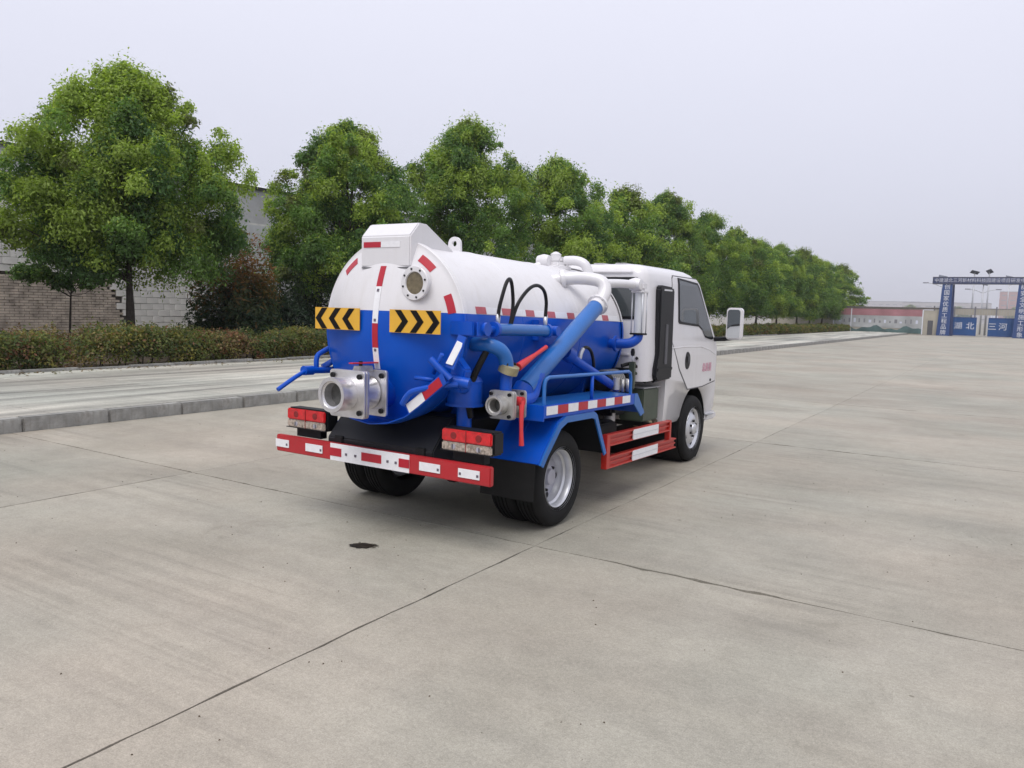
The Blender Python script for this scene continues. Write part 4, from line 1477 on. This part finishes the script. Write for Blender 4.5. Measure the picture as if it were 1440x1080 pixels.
# fallen leaves along the foot of the hedge
lr = np.random.default_rng(17)
nl_ = 1500
lp = np.stack([-14.70 + np.abs(lr.normal(0, .28, nl_)), lr.uniform(3, 40, nl_), np.full(nl_, PZ + .012)], 1)
lq = leaf_quads(lr, lp, np.tile([0, 0, 3.0], (nl_, 1)), .065, droop=0, aspect=.5)
lc = np.array([[.16, .10, .05], [.22, .15, .07], [.10, .07, .035], [.12, .12, .04]])[lr.integers(0, 4, nl_)]
lit = link('leaf_litter', quads_mesh('leaf_litter', lq, lc, 'leaf'))
tag(lit, 'scattered brown fallen leaves along the hedge foot', 'leaf litter', kind='stuff')

# grit and tiny stones strewn over the yard
gb = B()
gr_ = random.Random(55)
for _ in range(420):
    gy = gr_.uniform(.6, 9) ** 1.0
    gx = gr_.uniform(-8.5, 4.5)
    r_ = gr_.uniform(.0015, .0045)
    a_ = gr_.uniform(0, 6.28)
    c_ = Vector((gx, gy, r_ * .5))
    e1 = Vector((math.cos(a_), math.sin(a_), 0)) * r_
    e2 = Vector((-math.sin(a_), math.cos(a_), 0)) * r_ * .7
    gb.hexa([c_ - e1 - e2 - Vector((0, 0, r_ * .5)), c_ + e1 - e2 - Vector((0, 0, r_ * .5)), c_ + e1 + e2 - Vector((0, 0, r_ * .5)), c_ - e1 + e2 - Vector((0, 0, r_ * .5)),
             c_ - e1 * .6 - e2 * .6 + Vector((0, 0, r_ * .5)), c_ + e1 * .6 - e2 * .5 + Vector((0, 0, r_ * .4)), c_ + e1 * .5 + e2 * .6 + Vector((0, 0, r_ * .5)), c_ - e1 * .6 + e2 * .5 + Vector((0, 0, r_ * .4))])
tag(gb.build('grit', 'soil'), 'tiny dark grit specks strewn over the concrete yard', 'grit', kind='stuff')

# ================================================================== TREES
LEAF_DARK = np.array([.080, .155, .052])
LEAF_MID = np.array([.170, .280, .066])
LEAF_NEW = np.array([.330, .425, .085])
LEAF_RED = np.array([.12, .095, .045])


def crown(rng, H, z0, rad, nclump, nleaf, size, newp=.30):
    """leaf clumps spread through an uneven ovoid; returns quads, colours and clump centres"""
    cs, rs = [], []
    lobes = rng.uniform(0, 2 * math.pi, 4)
    for i in range(nclump):
        t = rng.uniform(0, 1) ** .85
        z = z0 + .25 + (H - z0 - .55) * t
        prof = (0.66 + .34 * math.sin(t / .3 * math.pi / 2)) if t < .3 else (1 - ((t - .3) / .7) ** 2.1) ** .74
        a = rng.uniform(0, 2 * math.pi)
        lob = 1 + .14 * math.sin(2 * a + lobes[0]) + .10 * math.sin(3 * a + lobes[1] + t * 3) + .08 * math.sin(5 * a + lobes[2] - t * 4)
        rmax = rad * prof * lob
        r = rmax * (rng.uniform(.55, 1) if i > nclump * .22 else rng.uniform(0, .6))
        cr_ = rng.uniform(.42, .76) * (rad / 2.8) * (1.0 - .30 * t)
        if i % 10 < 4:                      # small sprays that break the outline
            cr_ *= rng.uniform(.38, .62)
            r = rmax * rng.uniform(.92, 1.16)
            z += rng.uniform(0, .25)
        cs.append((r * math.cos(a), r * math.sin(a), z))
        rs.append(cr_)
    cs = np.array(cs)
    rs = np.array(rs)
    w = rs ** 1.8
    ci = rng.choice(nclump, nleaf, p=w / w.sum())
    d = rng.normal(size=(nleaf, 3))
    d /= np.linalg.norm(d, axis=1)[:, None]
    d[:, 2] = np.where(d[:, 2] < -.6, -d[:, 2], d[:, 2])
    rr = rs[ci] * np.clip(np.abs(rng.normal(.80, .21, nleaf)), .15, 1.28)
    # ragged tufts: every clump has its own stretch and a few shoots
    shp = rng.uniform(.72, 1.38, (nclump, 3))
    ph = rng.uniform(0, 6.28, (nclump, 3))[ci]
    az = np.arctan2(d[:, 1], d[:, 0])
    rag = 1 + .26 * np.sin(3 * az + ph[:, 0]) * np.sin(4 * d[:, 2] + ph[:, 1]) + .18 * np.sin(7 * az + ph[:, 2] + 5 * d[:, 2])
    pos = cs[ci] + d * (rr * rag)[:, None] * shp[ci]
    pos[:, 2] -= .10 * rr * (d[:, 0] ** 2 + d[:, 1] ** 2)
    nr = d * .9 + np.array([0, 0, .45])
    q = leaf_quads(rng, pos, nr, size, droop=.5)
    # foliage colour: whole clumps of fresh light leaves among the older dark ones
    fresh = rng.uniform(0, 1, nclump) < newp * (.6 + .8 * (cs[:, 2] - z0) / (H - z0))
    tone = rng.uniform(0, 1, nclump)
    base = LEAF_DARK * (1 - tone[:, None]) + LEAF_MID * tone[:, None]
    base = np.where(fresh[:, None], LEAF_MID * .30 + LEAF_NEW * .75 * rng.uniform(.75, 1.1, (nclump, 1)), base)
    red = rng.uniform(0, 1, nclump) < .06
    base = np.where(red[:, None], LEAF_RED * .6 + LEAF_MID * .4, base)
    col = base[ci] * rng.uniform(.65, 1.3, (nleaf, 1))
    tip = (rng.uniform(0, 1, nleaf) < .10) & (d[:, 2] > .2)
    col[tip] = LEAF_NEW * rng.uniform(.7, 1.15, (tip.sum(), 1))
    return q, col, cs


def limbs(rng, cs, H, z0, tr, base=0.0):
    b = B()
    lean = rng.uniform(-.12, .12, 2)
    tp = [(0, 0, base - .05), (lean[0] * .2, lean[1] * .2, z0 * .5), (lean[0] * .5, lean[1] * .5, z0 + .2), (lean[0], lean[1], z0 + (H - z0) * .45), (lean[0] * 1.2, lean[1] * 1.2, H - .7)]
    b.tube(tp, [tr * 1.35, tr * 1.02, tr * .95, tr * .62, tr * .42, tr * .2, tr * .08], 10, smooth_path=5)
    order = rng.permutation(len(cs))[:26]
    for i in order:
        c = cs[i]
        zb = z0 + (c[2] - z0) * rng.uniform(.25, .55)
        p0 = Vector((lean[0] * .6, lean[1] * .6, max(zb, z0 * .85)))
        p2 = Vector(c)
        p1 = p0.lerp(p2, .5) + Vector((0, 0, -.12 + rng.uniform(-.1, .2)))
        b.tube([p0, p1, p2], [tr * .40, tr * .22, tr * .06], 6, smooth_path=3)
    return b


TX = -18.0


def plant_tree(y, x, seed, H, z0, rad, ncl, nl, size, label, tr=.105, name='camphor_tree', group='trees in the row behind the hedge', newp=.30):
    rng = np.random.default_rng(seed)
    q, col, cs = crown(rng, H, z0, rad, ncl, nl, size, newp)
    t = thing(name, label, 'tree', (x, y, .14), 0, group)
    limbs(rng, cs, H, z0, tr).build('trunk', 'bark', t)
    link('crown', quads_mesh('crown', q, col, 'leaf'), t)
    return t


def copy_tree(src, x, y, rot, sc, label):
    c = dup(src, None, location=(x, y, .14), rotation_euler=(0, 0, rot), scale=sc)
    c['label'] = label
    for ch in list(src.children): dup(ch, c)
    return c


plant_tree(11.1, TX, 101, 6.75, 1.7, 2.45, 260, 200000, .090, 'broad green tree with straight bare trunk in front of the pale brick wall', newp=.50)
plant_tree(18.6, TX - .2, 212, 7.1, 1.4, 2.35, 250, 160000, .095, 'full dark green tree beside the brown-topped shrub behind the hedge', newp=.32)
ORD = ['third', 'fourth', 'fifth', 'sixth', 'seventh', 'eighth', 'ninth', 'tenth', 'eleventh', 'twelfth', 'thirteenth', 'last']


def row(k):
    return '%s tree of the hedge row, counted from the broad tree by the brick wall' % ORD[k]


tc_ = plant_tree(24.9, TX, 303, 8.4, 1.4, 2.7, 240, 135000, .108, row(0), newp=.42)
td_ = plant_tree(31.8, TX, 404, 8.2, 1.3, 2.75, 220, 105000, .125, row(1), newp=.32)
te_ = plant_tree(39.0, TX, 505, 7.9, 1.3, 2.9, 200, 76000, .145, row(2), newp=.30)
ys = [45.6, 52.5, 59.3, 66.4, 73.2, 80.5, 87.5, 93.0, 101.0]
srcs = [tc_, td_, te_]
hts = [1.06, 1.0, .96, .93, .96, .98, .95, .93, .95]
for k, y in enumerate(ys):
    s_ = srcs[(k * 2 + 1) % 3]
    h_ = hts[k] * 8.1 / {0: 8.4, 1: 8.2, 2: 7.9}[(k * 2 + 1) % 3]
    copy_tree(s_, TX + random.uniform(-.4, .4), y, random.uniform(0, 6.28), (random.uniform(.95, 1.08), random.uniform(.95, 1.08), h_), row(k + 3))
# tree at the picture's edge and the slim one by the wall
plant_tree(5.4, TX - 1.5, 606, 4.1, 1.5, 2.0, 100, 50000, .10, 'smaller blue-green tree before the warehouse, next to the broad tree', newp=.12)
plant_tree(11.0, -20.6, 707, 3.3, 1.2, 1.05, 30, 9000, .12, 'slim young dark-leaved tree close to the brick wall', tr=.03, name='young_tree', group='shrubs and saplings behind the hedge', newp=.0)


def shrub(name, label, x, y, H, rad, seed, nleaf, cols, size):
    rng = np.random.default_rng(seed)
    t = thing(name, label, 'shrub', (x, y, .14), 0, 'shrubs and saplings behind the hedge')
    n = nleaf
    d = rng.normal(size=(n, 3))
    d /= np.linalg.norm(d, axis=1)[:, None]
    d[:, 2] = np.abs(d[:, 2])
    a = np.arctan2(d[:, 1], d[:, 0])
    lob = 1 + .16 * np.sin(3 * a + seed) + .12 * np.sin(7 * a) + .12 * np.sin(9 * d[:, 2] + 2 * a)
    r = rng.uniform(.25, 1.03, n) ** .45
    pos = d * (r * lob)[:, None] * np.array([rad, rad, H])
    q = leaf_quads(rng, pos, d * .7 + np.array([0, 0, .5]), size, droop=-.25, aspect=.38)
    k = np.clip(pos[:, 2] / H + rng.normal(0, .16, n), 0, .999)
    col = cols[(k * len(cols)).astype(int)] * rng.uniform(.6, 1.3, (n, 1))
    link('foliage', quads_mesh('foliage', q, col, 'leaf'), t)
    b = B()
    for i in range(9):
        e = Vector(pos[rng.integers(n)]) * .8
        b.tube([(0, 0, -.05), e * .5 + Vector((0, 0, .1)), e], [.03, .02, .006], 6, smooth_path=2)
    b.build('stems', 'bark', t, kind='stuff')


shrub('tall_shrub', 'tall shrub with rust-brown top between two trees behind the hedge', -18.6, 14.75, 2.75, 1.35, 21, 15000,
      np.array([[.04, .075, .04], [.05, .085, .04], [.075, .10, .04], [.17, .12, .045], [.24, .13, .05]]), .15)
shrub('dark_shrub', 'dark evergreen shrub at the foot of the full dark tree', -18.9, 16.9, 2.2, 1.5, 22, 13000,
      np.array([[.025, .045, .028], [.03, .055, .03], [.045, .07, .032]]), .14)

# ================================================================== WAREHOUSE WITH BLOCK WALL
WX = -23.0
wh = thing('warehouse', 'long pale warehouse with brick-and-block wall behind the trees', 'building', (WX, 0, 0))
B().box(-14, -.075, 2, 62, 0, 5.35).build('wall_core', 'mortar', wh)
B().box(-14, .0, 2, 62, 4.25, 5.5).build('plaster_band', 'plaster_grey', wh)
B().box(-14, .10, 1.9, 62.1, 5.5, 5.58).build('eave', 'eave_dark', wh, bevel=.01)
B().prism([(-14.1, 5.581), (.15, 5.581), (-7, 6.9)], 'y', 1.9, 62.1).build('roof', 'cladding_white', wh)
# single blocks: 300 nearest as parts, the others joined
bl = [B().box(-.07, 0 + d_, -.193, .193, -.093, .093).build('block', 'block_white', wh, bevel=.006, seg=1) for d_ in (0, .004, -.005)]
used = set()
rest = B()
rb = random.Random(9)
cnt = 0
TANY = 14.0


def diag(y, z):      # stepped edge between the bare brick and the painted blocks
    return z < 2.15 and y < 13.55 + .35 * (1.6 - z)


spots = []
for rI in range(21):
    z = .30 + rI * .196
    for cI in range(54):
        y = 6.2 + cI * .396 + (.198 if rI % 2 else 0)
        if diag(y - .2, z): continue
        spots.append((y, z))
spots.sort(key=lambda p: abs(p[0] - 12.6) + abs(p[1] - 1.4) * .8)
for y, z in spots:
    if cnt < 300:
        k = rb.randrange(3)
        o = bl[k] if k not in used else dup(bl[k], wh)
        used.add(k)
        o.location = (rb.uniform(-.006, .006), y, z)
        cnt += 1
    else:
        rest.box(-.07, rb.uniform(-.006, .006), y - .193, y + .193, z - .093, z + .093)
rest.build('blockwork', 'block_white', wh, kind='stuff')
br = B()
z = .22
rI = 0
while z < 2.12:
    y = 4.2 + (.125 if rI % 2 else 0)
    while y < 14.4:
        if diag(y - .1, z) or y < 13.3:
            br.box(-.07, rb.uniform(-.010, .008), y - .119, y + .119, z - .032, z + .032)
        y += .25
    z += .076
    rI += 1
br.build('brickwork', 'brick_tan', wh, kind='stuff')
cl_ = B()
y = 16.8
while y < 61:
    cl_.box(-.06, .03, y, y + .09, .2, 4.25)
    cl_.box(-.06, .012, y + .09, y + .30, .2, 4.25)
    y += .30
cl_.build('cladding', 'cladding_white', wh)

# ================================================================== FAR END OF THE YARD
# low mural wall
GY = 95.0
mw = thing('mural_wall', 'low boundary wall with pink banner strip and grey mural beside the gate', 'wall', (0, GY, 0))
B().box(-24, -8.0, 0, .25, 0, 2.75).build('wall', 'wall_cream', mw)
B().box(-24.1, -6.3, -.08, .33, 2.75, 2.92).build('coping', 'coping_dark', mw, bevel=.01)
B().box(-8.0, -6.35, .02, .27, 0, 2.62).build('gate_pier_wall', 'wall_cream', mw)
B().box(-7.55, -7.05, -.01, .03, 0.02, 1.55).build('doorway', 'eave_dark', mw)
B().box(-17, -8.1, -.03, -.003, 1.95, 2.68).build('pink_banner', 'banner_pink', mw)
B().box(-17, -8.1, -.028, -.003, .62, 1.94).build('mural_sky', 'mural_grey', mw)
hill = [(-17, .10)]
for k in range(31):
    x = -17 + k * .297
    hill.append((x, .62 + .18 * math.sin(k * .55) + .12 * math.sin(k * 1.3 + 1)))
hill.append((-8.1, .10))
B().prism(hill, 'y', -.034, -.0285).build('mural_hills', 'mural_teal', mw)
for k in range(16):
    x = -16.5 + k * .52
    h_ = random.uniform(.18, .5)
    B().box(x, x + random.uniform(.12, .3), -.0335, -.0285, 1.15, 1.15 + h_).build('mural_print', 'far_roof' if k % 3 else 'letter_pale', mw)
for x in (-17.05, -15.2, -8.05):
    B().box(x - .05, x + .05, -.05, -.003, .02, 2.70).build('panel_post', 'letter_white', mw)
# gate arch
ga = thing('gate_arch', 'navy blue truss gate arch with white lettering over the yard entrance', 'gate arch', (0, GY, 0))


def lattice_column(x, lean):
    c = thing_part('column', ga, (x, 0, 0))
    w0, w1 = .62, .46
    B().hexa([(-w0, -.35, 0), (w0, -.35, 0), (w0, .35, 0), (-w0, .35, 0), (-w1 + lean, -.35, 5.45), (w1 + lean, -.35, 5.45), (w1 + lean, .35, 5.45), (-w1 + lean, .35, 5.45)]).build('column_shaft', 'gate_blue', c)
    return c


cA = lattice_column(-6.05, .12)
cB = lattice_column(.80, .05)
B().prism([(-5.45, 0), (-5.15, 0), (-5.30, 5.4), (-5.45, 5.4)], 'y', .2, .5).build('brace', 'sign_navy', ga)
B().box(-7.35, 3.2, -.40, .45, 5.42, 6.15).build('beam', 'sign_navy', ga, bevel=.02)
for y_ in (-.42,):
    for z_ in (5.42, 6.12):
        B().box(-7.36, 3.21, y_, y_ + .04, z_, z_ + .05).build('beam_edge', 'eave_dark', ga)
for k in range(27):
    x = -7.3 + k * .40
    B().box(x - .015, x + .015, -.425, -.40, 5.47, 6.12).build('beam_strut', 'eave_dark', ga)
t = text_mesh('中建湖北三河新材料科技园建设项目研发中心二期工程', .46, 'letter_pale', 'beam_lettering', ga, .01)
wv = [v.co.x for v in t.data.vertices]
if wv:
    k_ = 10.2 / (max(wv) - min(wv))
    for v in t.data.vertices: v.co.x *= k_
t.rotation_euler = (R(90), 0, 0)
t.location = (-2.05, -.43, 5.79)
for cx, s_, lean in ((-6.05, '创国家优质工程品牌', .12), (.80, '树安全文明施工形象', .05)):
    for k, ch in enumerate(s_):
        z = 5.10 - k * .60
        t = text_mesh(ch, .56, 'letter_white', 'column_lettering', ga, .01)
        t.rotation_euler = (R(90), 0, 0)
        t.location = (cx + lean * z / 5.45, -.37, z)
# sliding gate panels
sgp = thing('sliding_gate', 'blue steel sliding gate panels with large white characters', 'gate', (0, GY + .6, 0))
for x0, x1 in ((-5.4, -3.05), (-2.0, .3)):
    B().box(x0, x1, 0, .06, .12, 1.95).build('panel', 'gate_panel_blue', sgp, bevel=.01)
    B().box(x0, x1, -.02, .08, 1.90, 2.0).build('top_rail', 'gate_blue', sgp)
    B().box(x0, x1, -.02, .08, .06, .16).build('bottom_rail', 'gate_blue', sgp)
for ch, x in (('湖', -4.72), ('北', -3.62), ('三', -1.62), ('河', -.68)):
    t = text_mesh(ch, .80, 'letter_white', 'gate_lettering', sgp, .01)
    t.rotation_euler = (R(90), 0, 0)
    t.location = (x, -.03, 1.05)
# fence behind the gate
fn = thing('mesh_fence', 'pale mesh fence with dark posts behind the blue gate', 'fence', (0, GY + 8, 0))
for k in range(6):
    x = -7.6 + k * 2.05
    B().box(x - .07, x + .07, -.07, .07, 0, 3.25).build('post', 'far_roof', fn)
B().box(-7.6, 2.8, -.02, .02, 2.3, 3.0).build('fence_board', 'wall_cream', fn)
B().box(-7.6, 2.8, -.04, .04, 3.0, 3.06).build('fence_rail', 'far_roof', fn)
for k in range(40):
    x = -7.5 + k * .26
    B().box(x - .012, x + .012, -.035, -.021, .1, 3.0).build('fence_wire', 'galvanised', fn)


def solar_lamp(x, y, H, rot, tilt, label, arms=True):
    t = thing('solar_lamp', label, 'street lamp', (x, y, 0), rot, 'solar street lamps behind the gate')
    B().tube([(0, 0, 0), (0, 0, H)], [.11, .06], 10).build('pole', 'galvanised', t)
    p = B().box(-.45, .45, -.26, .26, -.02, .02).build('panel', 'solar_panel', t, bevel=.006)
    p.location = (0, 0, H + .25)
    p.rotation_euler = (R(tilt), R(12), 0)
    B().cyl((0, 0, H), (0, 0, H + .25), .05).build('panel_mount', 'far_roof', t)
    for s in ((-1, 1) if arms else (1,)):
        B().tube([(0, 0, H - .9), (s * .9, 0, H - .55), (s * 1.5, 0, H - .45)], .035, 8).build('arm', 'galvanised', t)
        B().box(min(s * 1.4, s * 2.0), max(s * 1.4, s * 2.0), -.12, .12, H - .50, H - .40).build('lamp_head', 'far_roof', t, bevel=.02)


solar_lamp(-3.2, 113, 6.0, .3, 38, 'twin-armed solar street lamp standing behind the middle of the gate')
solar_lamp(-3.9, 104, 6.9, .5, -35, 'tall solar street lamp with tilted panel behind the gate beam')
solar_lamp(-2.5, 106, 7.1, 2.2, 50, 'solar street lamp with steeply tilted panel behind the gate beam', False)
solar_lamp(-6.9, 102, 6.3, .1, 30, 'solar street lamp rising behind the left gate column')
solar_lamp(-.6, 125, 7.4, .2, 30, 'far solar street lamp nearest the right gate column', False)

# distant buildings and trees beyond the fence
def far_building(name, label, x, y, w, d, h, mat, nx, nz):
    t = thing(name, label, 'building', (x, y, 0), 0, 'distant buildings beyond the gate')
    B().box(-w / 2, w / 2, 0, d, 0, h).build('wall', mat, t)
    B().box(-w / 2 - .3, w / 2 + .3, -.3, d + .3, h, h + .6).build('roof', 'far_roof', t)
    pane = None
    for i in range(nx):
        for j in range(nz):
            p = pane = B().box(-w / nx * .28, w / nx * .28, -.05, .1, -.7, .7).build('window', 'far_window', t) if pane is None else dup(pane, t)
            p.location = (-w / 2 + w / nx * (i + .5), 0, 2 + (h - 2.5) / nz * (j + .4))


far_building('tower_block', 'grey hazy apartment block beyond the mural wall', -184, 1560, 92, 44, 34, 'far_wall', 8, 4)
far_building('workshop', 'low pinkish workshop beyond the mural wall', -300, 1400, 180, 52, 24, 'far_wall_red', 12, 3)
far_building('workshop', 'wide pale shed on the horizon left of the gate', -200, 1120, 120, 60, 14, 'far_wall', 9, 1)
far_building('tower_block', 'pink hazy building seen through the gate arch', 10, 1280, 52, 36, 44, 'far_wall_red', 5, 6)
far_building('tower_block', 'pale hazy building right of the pink one through the arch', 90, 1520, 120, 44, 40, 'far_wall', 9, 5)
far_building('workshop', 'long grey shed seen through the gate arch', -76, 1200, 104, 44, 26, 'far_wall', 8, 3)
rngf = np.random.default_rng(77)
for k in range(8):
    x = -300 + k * 52 + rngf.uniform(-15, 15)
    y = 930 + rngf.uniform(-90, 90)
    c = dup(te_, None, location=(x, y, 0), rotation_euler=(0, 0, rngf.uniform(0, 6)), scale=(3.2, 3.2, 2.0 + rngf.uniform(0, .7)))
    c['label'] = 'distant hazy tree among the buildings beyond the gate'
    c['group'] = 'distant trees beyond the gate'
    for ch in list(te_.children): dup(ch, c)

# ================================================================== HAZE
hm = bpy.data.materials.new('haze')
hm.use_nodes = True
ht = hm.node_tree
ht.nodes.clear()
pv = ht.nodes.new('ShaderNodeVolumePrincipled')
pv.inputs['Color'].default_value = (.985, .985, 1.0, 1)
pv.inputs['Density'].default_value = 0.0005
pv.inputs['Anisotropy'].default_value = 0.2
ho = ht.nodes.new('ShaderNodeOutputMaterial')
ht.links.new(pv.outputs[0], ho.inputs['Volume'])
hz = B().box(-800, 800, -70, 1760, -1.5, 50)
MAT['haze'] = hm
hzo = hz.build('haze', 'haze', None)
hzo['kind'] = 'stuff'
